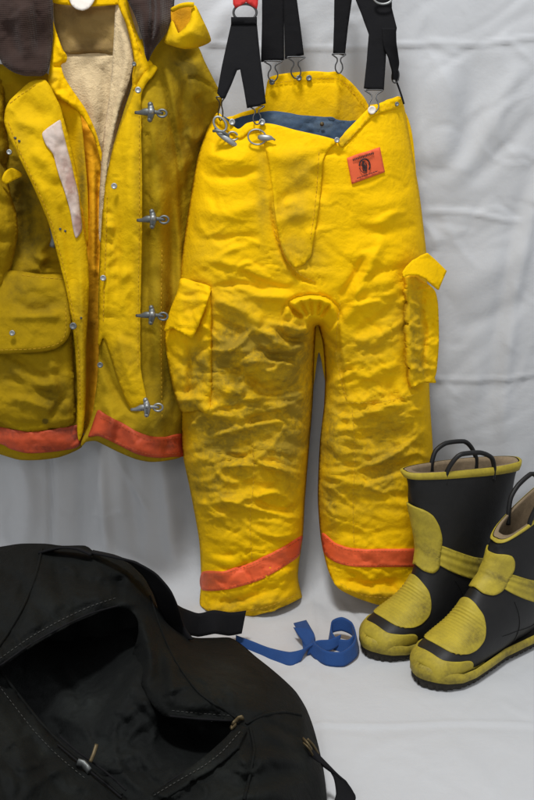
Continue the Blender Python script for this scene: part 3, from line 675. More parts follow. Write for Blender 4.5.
pf3 = lay([(-20,268,-.090),(60,275,-.095),(0,300,-.120),(35,310,-.130),(35,350,-.145),(69,330,-.125),(-20,350,-.138)], FFl, .003, 44, 22, 5, 19, (.006, 2.5), o)
patch('pocket_flap', o, pf3, M['olive2'], CO, 2.4, .004, dirt=blobs([(20,290,26,20,.5),(45,310,20,8,.4)]))
stitch('stitching', [(0,350),(25,349.5),(42,348),(55,345),(63,339),(66,325),(65,300)], lambda x, y: pf3(x, y, .001), M['thread'], CO)
stitch('stitching', [(22,275),(45,277.5),(66,279)], lambda x, y: pf3(x, y, .001), M['thread'], CO)
snap(12, 333, -.150, M['metal'], CO, .0055)
# orange bands
o = [(-40,420),(0,427),(15,430),(30,432),(50,430),(70,426),(82,425),(83,436),(78,447),(60,451),(40,453),(25,453),(10,449),(0,444),(-40,436)]
bd = lambda x, y: lb(x, y, .0045+.004*np.exp(-((y-440)/8)**2)+.0015*crumple(x, y, 22, 12, 15, 5))
odb = blobs([(78,436,10,12,1.0),(5,432,14,6,.8),(45,448,20,4,.6),(60,430,10,4,.5),(110,420,6,10,.3),(170,445,14,6,.6)])
patch('hem_band', o, bd, M['orange2'], CO, 2.4, .002, dirt=odb)
# left sleeve, at the frame's edge
o = [(-60,40),(-20,66),(1,80),(4,100),(6,130),(9,150),(6,168),(10,192),(16,212),(18,232),(15,250),(11,268),(7,288),(2,300),(-6,308),(-60,312)]
sl = lay([(-60,40,-.08),(0,90,-.09),(5,150,-.085),(17,225,-.105),(-20,225,-.155),(-60,225,-.15),(-20,120,-.125),(-20,290,-.14),(2,298,-.10)], [([(-10,150),(0,160),(8,168)], 4, -.010), ([(-14,178),(0,190),(14,200)], 6, .010), ([(-10,230),(2,240),(14,238)], 5, -.008), ([(-10,262),(0,268),(8,274)], 5, -.007), ([(1,95),(3,130),(4,160)], 3, .005)], .004, 30, 24, 30, 23, (.02, 5), o)
patch('sleeve', o, sl, M['olive2'], CO, 2.4, .005, dirt=blobs([(8,225,10,30,.3),(0,160,8,20,.6)]))
patch('sleeve_tab', [(5,172),(12,168),(20,172),(22,176),(14,180),(6,184),(2,180)], lambda x, y: P(x, y, -.118+.001*(x-5)), M['brightcoat'], CO, 2, .004)
# --- amber inner facing in the gap, and yellow facing strip from the neck
o = [(68,105),(82,112),(92,130),(99,155),(103,180),(104,220),(103,260),(101,300),(99,340),(97,380),(94,420),(86,440),(82,420),(84,360),(86,300),(84,250),(78,200),(72,150)]
ai = lay([(70,110,-.05),(100,170,-.040),(78,200,-.05),(104,220,-.045),(95,300,-.04),(88,420,-.055)], [([(90,130),(93,180),(94,240),(93,300)], 4, .008), ([(84,150),(86,200),(88,260)], 2.5, -.008), ([(99,170),(98,220),(98,280)], 2.5, -.007), ([(90,320),(90,380),(86,430)], 4, -.010)], .0032, 16, 24, 0, 28)
patch('inner_facing', o, ai, M['amber'], CO, 2.2, .004, dirt=blobs([(92,340,10,60,.6)]))
o = [(52,18),(55,28),(59,40),(63,50),(67,56),(66,62),(61,65),(64,76),(71,88),(78,98),(86,110),(96,132),(103,158),(101,162),(95,140),(86,122),(76,110),(64,102),(54,98),(49,94),(48,80),(50,62),(52,40)]
fs = lay([(53,20,-.07),(60,50,-.085),(50,90,-.095),(64,80,-.088),(80,105,-.08),(100,155,-.062)], [([(50,84),(60,96),(76,108)], 3, .006), ([(52,66),(60,66),(66,60)], 2, -.006), ([(52,75),(58,80),(54,90)], 3, .004), ([(56,30),(59,45),(62,56)], 3, .005)], .003, 14, 14, 20, 31, (.004, 2.5), o)
patch('neck_facing_edge', o, fs, M['yellow'], CO, 2, .004, dirt=blobs([(54,78,5,8,.5),(92,140,8,20,.3)]))
patch('inner_facing', [(58,98),(72,106),(80,114),(84,150),(87,190),(88,240),(86,245),(80,220),(74,170),(66,125),(60,108)], lambda x, y: P(x, y, -.072+.0002*(y-100)-.006*np.sin((x-y*.12)/3.2)*.5), M['yellow'], CO, 2.2, .004, dirt=blobs([(82,180,5,60,.9)]))
# --- folded-back left front flap with torn white label
o = [(28,83),(36,80),(45,80),(50,86),(55,96),(60,106),(64,120),(70,142),(76,168),(80,195),(83,225),(87,250),(89,280),(88,310),(86,345),(86,380),(85,410),(83,432),(79,441),(77,430),(77,390),(75,350),(71,318),(66,290),(60,265),(54,243),(48,222),(39,200),(28,176),(16,152),(8,135),(4,122),(5,110),(9,101),(17,93)]
ff = lay([(30,84,-.125),(5,120,-.125),(50,100,-.128),(35,150,-.142),(62,180,-.128),(75,170,-.112),(50,225,-.135),(75,250,-.118),(80,330,-.112),(83,430,-.105)],
    [([(20,100),(38,112),(52,118)], 8, -.004), ([(30,150),(48,165),(58,182)], 7, .006), ([(80,260),(82,330),(82,410)], 2.5, .006), ([(58,200),(68,240),(74,300)], 4, -.004), ([(12,120),(30,125),(42,132)], 6, .005)], .0025, 40, 40, 60, 35, (.007, 3), o)
patch('folded_front_flap', o, ff, M['brightcoat'], CO, 2.2, .005, dirt=blobs([(80,330,8,90,.55),(55,235,12,20,.3),(20,140,10,20,.2)]))
o_l = [(42,134),(46,129),(53,124),(60,120),(62,128),(65,140),(68,152),(71,163),(74,176),(78,192),(80,208),(82,226),(81,232),(76,238),(73,229),(71,216),(68,203),(64,190),(60,178),(56,164),(53,154),(46,145)]
patch('inner_label', o_l, lambda x, y: ff(x, y, .0035+.0012*crumple(x, y, 12, 10, 40, 3)), M['label'], CO, 1.8, .0015, dirt=blobs([(70,185,5,14,1.3),(78,225,4,14,.8),(66,165,4,6,.6)]))
stitch('stitching', [(10,103),(20,95),(36,84)], lambda x, y: ff(x, y, .001), M['thread'], CO)
stitch('stitching', [(8,122),(18,148),(38,191),(52,225),(63,265),(74,318),(79,360),(80,410)], lambda x, y: ff(x, y, .001), M['thread'], CO)
for q in ((15,138),(19,141),(60,229),(65,231),(81,318)):
    lathe('eyelet', [(.0024,-.001),(.0024,.0006),(.0012,.001),(.0004,.0006)], ff(np.array([float(q[0])]), np.array([float(q[1])]), .001)[0], (0,-1,.1), M['wire'], CO, 12)
snap(9, 152, -.132, M['metal'], CO, .005); snap(73, 326, -.125, M['darkmetal'], CO, .007)
# clasp half hidden under the fold
bar('clasp_hook', [(52,228,-.105),(54,238,-.112),(52,247,-.11)], .006, M['darkmetal'], CO, .5)
# --- right front
o3 = [(140,40),(170,30),(196,44),(205,62),(214,80),(222,97),(219,112),(214,125),(205,140),(198,165),(194,200),(190,260),(187,330),(187,400),(186,446),(181,457),(165,461),(150,462),(135,459),(118,452),(104,445),(95,441),(86,442),(81,446),(82,438),(88,426),(93,410),(97,380),(99,345),(98,310),(99,270),(101,230),(104,190),(112,150),(124,110),(132,85)]
F3 = [([(158,62),(166,90),(173,130),(180,175),(181,240)], 2.5, -.010), ([(163,62),(172,92),(178,130)], 4, .006), ([(152,110),(158,180),(160,260),(158,330),(162,400)], 8, .009), ([(146,110),(147,180),(146,260),(148,340),(150,400)], 4, -.007),
      ([(170,180),(172,260),(172,340),(174,420)], 5, -.009), ([(178,200),(180,280),(180,360),(181,430)], 4, .007), ([(185,80),(195,78),(210,86),(220,98)], 2.2, -.006), ([(186,80),(182,110),(186,150)], 5, -.008),
      ([(196,95),(203,108),(206,125)], 5, -.008), ([(186,130),(196,140),(206,128)], 5, .008), ([(170,55),(185,58),(200,54)], 6, -.010), ([(190,160),(186,200),(188,240)], 5, -.008),
      ([(97,345),(110,380),(125,405),(140,416)], 4, -.008), ([(100,400),(110,410),(112,440)], 5, .010), ([(125,424),(135,440),(140,456)], 5, .006), ([(165,418),(168,440),(166,455)], 4, -.006), ([(162,340),(166,380),(163,410)], 3, -.006)]
rb = lay([(140,40,-.06),(170,30,-.055),(200,50,-.045),(222,97,-.030),(205,140,-.028),(190,260,-.022),(187,440,-.03),(175,80,-.08),(160,120,-.095),(165,200,-.095),(165,300,-.098),(160,420,-.115),(120,200,-.085),(115,300,-.092),(110,400,-.10),(84,440,-.105),(100,250,-.078),(120,440,-.12),(160,458,-.115),(180,300,-.060),(178,200,-.06)], F3, .0042, 26, 60, 4, 41, (.010, 4), o3)
rdirt = blobs([(190,120,25,60,.45),(160,250,18,150,.25),(170,400,20,60,.4),(130,440,50,14,.3),(186,60,20,20,.6)])
patch('right_front_panel', o3, rb, M['olive'], CO, 2.4, .005, dirt=rdirt)
o = [(98,410),(104,414),(112,418),(124,424),(136,431),(150,436),(165,437),(186,434),(186,455),(172,457),(160,458),(148,457),(136,454),(122,447),(108,440),(98,436),(88,437),(91,428),(95,416)]
patch('hem_band', o, lambda x, y: rb(x, y, .004+.0012*crumple(x, y, 20, 14, -10, 8)), M['orange2'], CO, 2.4, .002, dirt=odb)
for pl in ([(100,417),(124,428),(150,440),(182,437)], [(98,433),(122,444),(148,454),(182,453)]):
    stitch('stitching', pl, lambda x, y: rb(x, y, .0055), M['othread'], CO, 2.2, 1.2)
# bright facing panel between the front edge and the clasps, ending in a point at the lowest clasp
o = [(150,64),(157,67),(153,75),(146,84),(141,97),(141,130),(142,170),(142,230),(141,280),(140,330),(141,370),(146,396),(147,404),(139,409),(131,409),(124,396),(116,375),(109,352),(103,338),(98,345),(99,300),(100,260),(102,225),(104,195),(108,172),(113,150),(121,125),(130,103),(136,86),(143,74)]
F4 = [([(104,200),(108,240),(106,290),(104,330)], 3, .006), ([(116,200),(118,250),(116,300)], 3, -.005), ([(118,330),(124,360),(134,395)], 4, .006), ([(128,120),(128,170),(130,230)], 6, .005), ([(104,215),(108,212),(112,216)], 2.5, -.005), ([(104,245),(108,242),(114,246)], 2.5, -.005), ([(104,228),(110,226),(114,230)], 3, .005),
      ([(130,240),(133,300),(134,360)], 5, -.005), ([(112,270),(122,275),(136,270)], 6, .004), ([(136,100),(132,140),(120,180)], 4, -.004)]
sf = lay([(153,68,-.105),(130,105,-.105),(104,195,-.095),(140,150,-.122),(122,200,-.115),(141,280,-.122),(110,300,-.110),(98,340,-.100),(138,405,-.128),(125,330,-.118)], F4, .003, 34, 34, 0, 47, (.006, 3), o)
SFp = patch('storm_flap', o, sf, M['brightcoat'], CO, 2.2, .005, dirt=blobs([(138,200,5,120,.45),(125,360,20,30,.45),(110,230,8,40,.15)]))
stitch('stitching', [(139,110),(139.5,170),(139,240),(138,310),(138,370)], lambda x, y: sf(x, y, .001), M['thread'], CO)
stitch('stitching', [(107,196),(106,240),(104,290),(103,325)], lambda x, y: sf(x, y, .001), M['thread'], CO)
stitch('stitching', [(162,250),(161,330),(162,420)], lambda x, y: rb(x, y, .001), M['thread'], CO)
# amber edge between lining and storm flap, at the neck
o = [(120,-20),(126,-4),(131,14),(136,30),(143,46),(148,58),(152,64),(146,74),(138,84),(133,90),(132,76),(134,62),(131,44),(125,22),(118,4)]
ne = lay([(122,0,-.075),(140,50,-.095),(135,85,-.092),(150,64,-.10)], [([(124,8),(131,30),(136,60),(134,84)], 3, .006)], .003, 14, 18, 0, 51, (.004, 2.5), o)
patch('neck_facing_edge', o, ne, M['yellow'], CO, 2, .005, dirt=blobs([(138,70,6,16,.6),(130,20,6,20,.3)]))
stitch('stitching', [(124,2),(131,24),(138,45),(143,58)], lambda x, y: ne(x, y, .001), M['thread'], CO)
for (a, b, c) in ((138,90,-.122),(114,186,-.122),(103,278,-.118),(100,365,-.120)): snap(a, b, c, M['metal'] if b < 300 else M['darkmetal'], CO, .0058)
snap(134, 64, -.10, M['darkmetal'], CO, .004)
# --- collar halves in corduroy
o = [(-50,-50),(52,-50),(52,-10),(53,10),(53,30),(52,48),(50,62),(47,72),(42,76),(34,76),(25,76),(15,73),(8,69),(2,64),(-4,56),(-50,30)]
cl = lay([(-50,-40,-.09),(50,-40,-.085),(52,40,-.10),(25,10,-.14),(25,70,-.142),(0,55,-.125),(44,74,-.128),(-20,20,-.12)], [([(22,0),(24,30),(28,60)], 8, .006), ([(36,-10),(38,20),(40,55)], 5, -.005), ([(8,20),(12,40),(20,56)], 6, -.006)], .002, 24, 30, 0, 55, (.008, 3), o)
patch('collar', o, cl, M['cord'], CO, 2.4, .009, dirt=blobs([(25,75,30,3,1.6),(49,40,3,40,.5),(20,30,20,30,.2)]))
o = [(122,-50),(176,-50),(175,-10),(174,6),(172,18),(168,30),(162,39),(155,48),(150,57),(148,62),(145,55),(143,42),(139,28),(134,14),(128,2),(122,-12)]
cr_ = lay([(122,-40,-.10),(170,-40,-.07),(172,15,-.085),(148,60,-.118),(140,20,-.125),(155,20,-.135)], [([(150,-20),(153,10),(150,50)], 2.5, -.012), ([(158,-10),(160,20),(154,44)], 4, .010), ([(140,-10),(145,20),(147,44)], 4, .004)], .002, 20, 30, 0, 57, (.008, 3), o)
patch('collar', o, cr_, M['cord'], CO, 2.4, .009, dirt=blobs([(170,20,4,30,1.0),(152,30,3,40,.4)]))
# throat strap folded over on the shoulder
o = [(172,20),(176,28),(178,33),(184,28),(190,20),(192,6),(196,6),(203,20),(209,33),(211,41),(205,45),(196,48),(184,49),(172,46),(164,42),(168,30)]
patch('throat_strap', o, lay([(170,24,-.10),(192,6,-.115),(211,41,-.095),(190,30,-.135),(170,44,-.12)], [([(176,36),(190,34),(206,40)], 5, .004)], .002, 20, 20, 0, 61, (.008, 3), o), M['brightcoat'], CO, 2, .006, dirt=blobs([(200,35,12,14,.4),(172,44,8,10,.6)]))
patch('throat_strap_inside', [(172,9),(180,5),(192,4),(196,8),(192,22),(184,32),(177,34),(172,24)], lambda x, y: P(x, y, -.088+.001*(x-172)), M['amber'], CO, 2, .005, dirt=blobs([(182,14,8,8,.8)]))
tube('throat_strap_edge', [P(172,10,-.10),P(180,6,-.112),P(188,4.5,-.118),P(194,5,-.118)], .0042, M['brightcoat'], CO, 8)
# --- four metal clasps across the front
def clasp(cx, cy, y, rot=0, m='darkmetal'):
    c, s = math.cos(rot), math.sin(rot)
    def q(u, v, d): return (cx+u*c-v*s, cy+u*s+v*c, y-d)
    root = bar('clasp', [q(-14,1,.006),q(-9,1,.010),q(-4,0,.013),q(2,0,.015),q(8,0,.014),q(14,1,.010)], .0052, M[m], CO, .75, lambda t: .55+.75*math.exp(-((t-.45)/.22)**2))
    tube('clasp_arm', [P(*q(1,-8,.012)),P(*q(1.5,-5,.015)),P(*q(2,0,.017)),P(*q(1.5,5,.015)),P(*q(1,8,.012))], .0050, M[m], root, 8, flat=.6, rfun=lambda t: .9+.5*math.sin(math.pi*t))
    ring3('clasp_ring', *q(13,1,0)[:2], y-.012, 4.6, 3.6, .0022, M[m], root, rot)
    for a, b in ((1,-7.5),(1,7.5)):
        k = q(a, b, .013); lathe('clasp_rivet', [(.0050,-.002),(.0050,.001),(.003,.004),(.0003,.0045)], P(*k), (0,-1,.15), M[m], root, 12)
    lathe('clasp_boss', [(.0062,-.002),(.006,.002),(.004,.005),(.0004,.006)], P(*q(2,-1,.017)), (0,-1,.15), M['metal'], root, 14)
clasp(149, 112, -.128, .03); clasp(151, 219, -.130, -.02); clasp(150, 315, -.132, .03); clasp(145, 407.5, -.140, -.08, 'metal')
for (a, b) in ():
    tube('clasp_lanyard', [P(a-4,b,-.122),P(a+4,b-2,-.118),P(a+12,b-3,-.10)], .0012, M['brightcoat'], CO, 6)
# ================================================================== BOOTS
def cr1(xs, ys, t):
    """smooth monotone-ish interpolation"""
    xs = np.asarray(xs, float); ys = np.asarray(ys, float); t = np.asarray(t, float)
    i = np.clip(np.searchsorted(xs, t, side='right')-1, 0, len(xs)-2)
    h = xs[i+1]-xs[i]; u = np.clip((t-xs[i])/h, 0, 1)
    m = np.gradient(ys, xs); return (2*u**3-3*u**2+1)*ys[i]+(u**3-2*u**2+u)*h*m[i]+(-2*u**3+3*u**2)*ys[i+1]+(u**3-u**2)*h*m[i+1]
BT = [0, .05, .10, .17, .25, .33, .41, .49, .56, .63, .72, .81, .90, 1.0]
FX = [312,311,303,285,262,238,216,198,185,180,179,181,183,185]; FZ = [30,43,54,65,75,87,103,126,156,184,218,254,292,332]
BX = [312,309,298,272,235,190,140,85,28,4,6,4,-4,-14];       BZ = [26,18,14,13,13,13,13,14,20,70,132,195,262,322]
BW = [4,24,36,44,48,48,46,44,43,43,45,47,49,50]
def boot_map(droop=0, lean=0, flare=8, wide=1.0, shin=0, front=0):
    def S(t, ph, off=0):
        t = np.asarray(t, float); ph = np.asarray(ph, float)
        fx, fz, bx, bz, w = (cr1(BT, q, t) for q in (FX, FZ, BX, BZ, BW))
        fz = fz-droop*np.clip((t-.52)/.48, 0, 1)**1.3; fx = fx+shin*np.clip((t-.48)/.12, 0, 1)+front*np.clip((t-.6)/.4, 0, 1); bx = bx-flare*np.clip((t-.6)/.4, 0, 1); w = w*wide**np.clip((t-.6)/.4, 0, 1)
        a = np.hypot(fx-bx, fz-bz)/2; ux = (fx-bx)/(2*a+1e-9); uz = (fz-bz)/(2*a+1e-9)
        c = np.cos(ph); s = np.sin(ph); foot = np.clip((.5-t)/.2, 0, 1)
        e = 1-.18*foot
        cc = np.sign(c)*np.abs(c)**(1-.30*foot*(c < 0)); ss = np.sign(s)*np.abs(s)**(1-.22*foot-.28*np.clip((t-.7)/.25, 0, 1))
        # creases of worn rubber round ankle
        cr = .5*crumple(ph*40, t*300, 30, 16, 25, 71, .8, 2)*np.exp(-((t-.60)/.14)**2)+2.2*fbm(ph*1.2, t*6, 8, 2)*np.clip((t-.55)/.2, 0, 1)
        rr = 1+(cr+off)/np.maximum(np.minimum(a, w), 8)
        x = (fx+bx)/2+ux*a*cc*rr; z = (fz+bz)/2+uz*a*cc*rr; y = w*ss*rr
        x = x+lean*np.clip((z-120)/200, 0, 1)**2*40
        return np.stack([x, y, np.maximum(z, 8)], -1)/1000
    return S
def build_boot(label, toe, dirdeg, droop=0, lean=0, scale=1.0, sidelean=0, flare=8, wide=1.0, shin=0, front=0, twist=0, group='black and yellow rubber boots'):
    root = thing('rubber_boot', label, 'boot', tuple(toe), group)
    S = boot_map(droop, lean, flare, wide, shin, front); c, s = math.cos(R(dirdeg)), math.sin(R(dirdeg))
    def W(p):  # boot space -> world, toe tip at the given spot
        p = np.array(p, float); q = np.clip((p[..., 2]-.07)/.16, 0, 1); q = R(twist)*q*q*(3-2*q); x_ = p[..., 0]-.085; y_ = p[..., 1]
        p = np.stack([.085+x_*np.cos(q)-y_*np.sin(q), x_*np.sin(q)+y_*np.cos(q), p[..., 2]], -1)*scale; x = p[..., 0]-.312*scale; y = p[..., 1]+sidelean*np.clip(p[..., 2]-.1, 0, 1)**1.3; z = p[..., 2]
        return np.stack([toe[0]+x*c-y*s, toe[1]+x*s+y*c, z], -1)
    # (u,v) sheet: u = angle*60, v = t*420  (about millimetres)
    def mp(off): return lambda u, v: W(S(np.clip(v/420, 0, 1), u/60, off))
    nt, npf = 110, 72; V = []; F = []
    tt = np.concatenate([np.linspace(0, .2, 34)[:-1], np.linspace(.2, 1, nt-33)])
    for t in tt:
        V.append(W(S(np.full(npf, t), np.arange(npf)/npf*2*np.pi)))
    # roll over the rim and down inside as the lining
    V = np.concatenate(V); m = len(tt)
    F = [(i*npf+k, (i+1)*npf+k, (i+1)*npf+(k+1) % npf, i*npf+(k+1) % npf) for i in range(m-1) for k in range(npf)]
    F.append(tuple(range(npf)))
    up = link('rubber_upper', V, F, M['rubber'], root); attr(up, 'dirt', np.clip(.8-V[:, 2]*9, 0, 1)*.5)
    V = []
    L = [(1.0, -.5), (1.0, -3.5), (.985, -4.5), (.9, -5), (.8, -5), (.7, -5), (.6, -5), (.5, -6)]
    for t, off in L: V.append(W(S(np.full(npf, t), np.arange(npf)/npf*2*np.pi, off)))
    V = np.concatenate(V); F = [(i*npf+k, (i+1)*npf+k, (i+1)*npf+(k+1) % npf, i*npf+(k+1) % npf) for i in range(len(L)-1) for k in range(npf)]
    F.append(tuple((len(L)-1)*npf+k for k in range(npf)))
    li = link('boot_lining', V, F, M['bootlin'], root); attr(li, 'dirt', np.full(len(V), .2))
    U = 60*np.pi
    def pt(name, ol, off, mat_, th=.003, s=4, dirt=None, smooth=True):
        o = patch(name, ol, mp(off), mat_, root, s, 0, dirt=dirt, smooth=smooth, flip=True, jitter=.15); solid(o, th, -1); return o
    # top trim
    V = []; prof = [(.970, .2), (.971, 1.5), (.985, 1.8), (1.0, 1.6), (1.0, .2)]
    for t, off in prof: V.append(W(S(np.full(npf, t), np.arange(npf)/npf*2*np.pi, off)))
    V = np.concatenate(V); V[4*npf:, 2] += .0005
    F = [(i*npf+k, (i+1)*npf+k, (i+1)*npf+(k+1) % npf, i*npf+(k+1) % npf) for i in range(4) for k in range(npf)]
    tr = link('top_trim', V, F, M['yrub'], root); attr(tr, 'dirt', np.full(len(V), .1))
    # toe cap with wavy upper edge; runs back as the foxing strip
    a = 60
    cap = [(-a*2.75, 3)]
    capo = [(0,54),(22,54),(40,58),(56,70),(72,88),(84,104),(96,112),(112,110),(128,120),(140,140),(150,120),(156,60),(158,14),(100,4),(0,3),(-100,4),(-158,14),(-156,60),(-150,120),(-140,140),(-128,120),(-112,110),(-96,112),(-84,104),(-72,88),(-56,70),(-40,58),(-22,54)]
    pt('toe_cap', capo, 1.8, M['yrub'], .0045, 4, dirt=blobs([(60,50,60,20,.25),(120,60,40,40,.35),(150,160,30,60,.5),(-60,50,50,30,.3)]))
    # ribbed vamp shield
    vo = [(0,80),(22,82),(40,90),(56,106),(68,126),(73,150),(70,180),(60,204),(50,222),(40,236),(20,246),(0,249),(-20,246),(-40,236),(-50,222),(-60,204),(-70,180),(-73,150),(-68,126),(-56,106),(-40,90),(-22,82)]
    rib = lambda u, v: W(S(np.clip(v/420, 0, 1), u/60, 1.8+.8*np.sin(v/4.6*2*np.pi/1.6)*np.clip((62-np.abs(u))/14, 0, 1)*np.clip((196-v)/16, 0, 1)*np.clip((v-84)/10, 0, 1)))
    o = patch('ribbed_vamp', [(u, 80+(v-80)*.75) for u, v in vo], rib, M['yrub'], root, 1.7, 0, dirt=blobs([(50,150,20,50,.4),(0,235,50,14,.5)]), flip=True, jitter=.1); solid(o, .003, -1)
    # smooth shin guard
    so = [(0,254),(30,253),(52,258),(62,270),(66,290),(67,320),(66,340),(58,354),(40,360),(0,361),(-40,360),(-58,354),(-66,340),(-67,320),(-66,290),(-62,270),(-52,258),(-30,253)]
    pt('shin_guard', [(u*(.86 if v > 300 else .76), 222+(v-253)*1.18) for u, v in so], 2.2, M['yrub'], .0035, 3.5, dirt=blobs([(50,260,40,14,.6),(0,300,60,40,.15)]))
    # band round the shaft with three raised ridges
    for sg in (1, -1):
        bo = [(46*sg,249),(100*sg,256),(140*sg,264),(188*sg,272),(188*sg,306),(140*sg,298),(100*sg,290),(46*sg,284)]
        if sg < 0: bo = bo[::-1]
        bm = lambda u, v: W(S(np.clip(v/420, 0, 1), u/60, 1.6+.7*np.sin((v-(250+np.abs(u)*.15))/34*2*np.pi*2.5)))
        o = patch('shaft_band', bo, bm, M['yrub'], root, 2.6, 0, dirt=blobs([(120*sg,290,60,20,.55)]), flip=True, jitter=.1); solid(o, .0025, -1)
    # crossed mould lines over the ankle
    for k, l in enumerate(([(70,240),(110,215),(150,186)], [(95,190),(120,225),(150,262)], [(60,262),(100,266),(180,280)])):
        tube('mould_line', mp(.6)(*np.array(spline(l, False, 6)).T), .0006, M['rubber'], root, 6)
    # sole
    xs = np.linspace(0, 1, 90); n = len(xs)
    def halfw(x): return np.interp(x, [-4, 4, 20, 50, 90, 140, 190, 235, 268, 292, 306, 315, 318], [4, 22, 34, 40, 40, 40, 48, 54, 52, 43, 30, 15, 3])
    X = 157+161*-np.cos(xs*np.pi); outl = [(x, halfw(x)) for x in X]+[(x, -halfw(x)) for x in X[::-1]]
    outl = spline(outl, True, 3.0, False); m = len(outl)
    ctr = np.array([157, 0]); V = []; rows = [(0, -4, 1), (0, 0, 1), (4, 1, 1), (7, 1.5, .6), (9, 1, 0), (14, 0, 0), (16, -4, 0)]
    seg = np.linalg.norm(np.roll(outl, -1, 0)-outl, axis=1); cum = np.cumsum(seg)
    nrm = np.roll(outl, -1, 0)-np.roll(outl, 1, 0); nrm = np.stack([nrm[:, 1], -nrm[:, 0]], 1); nrm /= np.linalg.norm(nrm, axis=1)[:, None]+1e-9
    if np.mean((nrm*(outl-ctr)).sum(1)) < 0: nrm = -nrm
    for z, off, lug in rows:
        l = lug*2.6*(np.sin(cum/13*2*np.pi) > 0); tip = np.clip((outl[:, 0]-270)/45, 0, 1)*5
        p = outl+nrm*(off-l-2)[:, None]; V.append(np.stack([p[:, 0], p[:, 1], z+tip*(z > 5)+tip*.5*(z <= 5)], 1))
    V = np.concatenate(V)/1000; F = [(i*m+k, i*m+(k+1) % m, (i+1)*m+(k+1) % m, (i+1)*m+k) for i in range(len(rows)-1) for k in range(m)]
    F.append(tuple(range(m-1, -1, -1))); F.append(tuple((len(rows)-1)*m+k for k in range(m)))
    Vw = W(V); Vw[:, 2] = np.maximum(Vw[:, 2], .003)
    so_ = link('lugged_sole', Vw, F, M['sole'], root, smooth=False); attr(so_, 'dirt', np.full(len(Vw), .25))
    V = []; fr = [(14, -.5), (15, 2.2), (22, 2.6), (28, 1.6), (29.5, -1.5)]
    for z, off in fr:
        tip = np.clip((outl[:, 0]-262)/50, 0, 1)*(5 if z < 20 else 13); p = outl+nrm*(off-(2.2 if z > 25 else 0)*np.clip((outl[:, 0]-262)/50, 0, 1))[:, None]; V.append(np.stack([p[:, 0], p[:, 1], z+tip], 1))
    V = np.concatenate(V)/1000; F = [(i*m+k, i*m+(k+1) % m, (i+1)*m+(k+1) % m, (i+1)*m+k) for i in range(len(fr)-1) for k in range(m)]
    fx_ = link('foxing_strip', W(V), F, M['yrub'], root); attr(fx_, 'dirt', np.full(len(V), .35))
    # pull loops on both sides of the rim
    for sg, dx in ((1, .006), (-1, -.004)):
        a1 = S(.99, sg*1.1, -1.5); a2 = S(.99, sg*1.98, -1.5)
        mid = (a1+a2)/2; h = .036
        pts = [a1+[0,-sg*.001,-.02], a1+[0,0,.004], a1*.8+mid*.2+[0,sg*.004,h*.7], mid*.6+a1*.4+[dx,sg*.006,h*1.04], mid*.6+a2*.4+[dx,sg*.006,h*1.04], a2*.8+mid*.2+[0,sg*.004,h*.7], a2+[0,0,.004], a2+[0,-sg*.001,-.02]]
        tube('pull_loop', [W(p) for p in pts], .0048, M['rubber'], root, 10)
    return root
t1 = G(368, 657); t2 = G(421, 686)
build_boot('upright black rubber boot with yellow toe and straight rim, the one nearer the trousers', (t1[0], t1[1], 0), 214, 4, .0, 1.09, 0, 14, .62, 4, 26, -13)
build_boot('slumped black rubber boot with yellow toe, cut off by the right edge of the photo', (t2[0], t2[1], 0), 217, 108, -.78, 1.09, .0, 14, .60, -22, -24, -6)

# ================================================================== BLUE WEBBING STRAP on the floor
def fl(px, py, z): 
    g = G(px, py, z); return g
c = [fl(236,642,.006),fl(252,648,.006),fl(270,655,.006),fl(290,659,.008),fl(302,655,.010),fl(309,646,.014),fl(308,637,.018),fl(304,629,.020),fl(300,622,.018)]
wd = [(0,.7,.7)]*3+[(0,.8,.6),(.3,.7,.6),(.85,.3,.4),(.95,.2,.2),(.95,.25,.1),(.95,.3,.1)]
BS = thing('webbing_strap', 'blue webbing strap lying in a loose curl on the sheet beside the black bag', 'strap', tuple(G(320, 650)))
ribbon('webbing', c, wd, .028, M['blue'], BS, .0026, .003)
c = [fl(300,628,.030),fl(308,637,.022),fl(314,650,.012),fl(326,658,.012),fl(343,659,.014),fl(355,650,.018),fl(357,640,.022),fl(352,629,.030),fl(342,624,.034),fl(332,627,.026),fl(330,637,.012),fl(335,645,.008),fl(348,647,.010),fl(354,642,.016)]
wd = [(.9,-.3,.1),(.8,.4,.3),(.1,.6,.8),(0,.5,.85),(-.1,.4,.9),(-.2,.3,.9),(-.2,.2,.9),(-.1,.3,.9),(0,.3,.95),(.1,.2,.95),(.2,.2,.9),(.2,.4,.8),(0,.5,.8),(0,.5,.8)]
ribbon('webbing', c, wd, .028, M['blue'], BS, .0026, .003)
ribbon('webbing', [fl(308,650,.010),fl(318,646,.014),fl(330,645,.014),fl(340,640,.018)], [(.2,.3,.9),(0,.5,.8),(0,.6,.7),(.2,.5,.8)], .022, M['blue'], BS, .0026, .003)
# ================================================================== BLACK BAG
BG = thing('duffel_bag', 'big black canvas bag lying unzipped and half collapsed on the white sheet', 'bag', (-.25, -.6, 0))
def zy(px, py, z):   # world y of the ray at height z
    return float(G(px, py, z)[1])
Arim = [(-60,712),(-30,690),(0,668),(15,658),(30,647),(45,638),(60,630),(75,622),(90,616),(105,610),(118,607),(128,609),(135,614),(138,622),(138,634),(135,646),(132,656),(134,670),(140,684),(148,698),(156,709),(165,716),(180,719),(200,719),(220,720),(236,722)]
Aol = [(-60,550),(-20,549),(0,547),(20,544),(45,544),(62,546),(85,546),(94,552),(108,555),(122,558),(136,566),(147,578),(154,592),(159,608),(166,622),(178,632),(195,638),(215,638),(230,638),(242,645),(256,657),(270,668),(284,680),(296,692),(306,708),(313,726),(319,748),(324,772),(327,800),(328,850),(100,850),(118,822),(140,800),(165,784),(188,770),(208,755),(224,740),(236,728),(238,724)]+Arim[::-1]
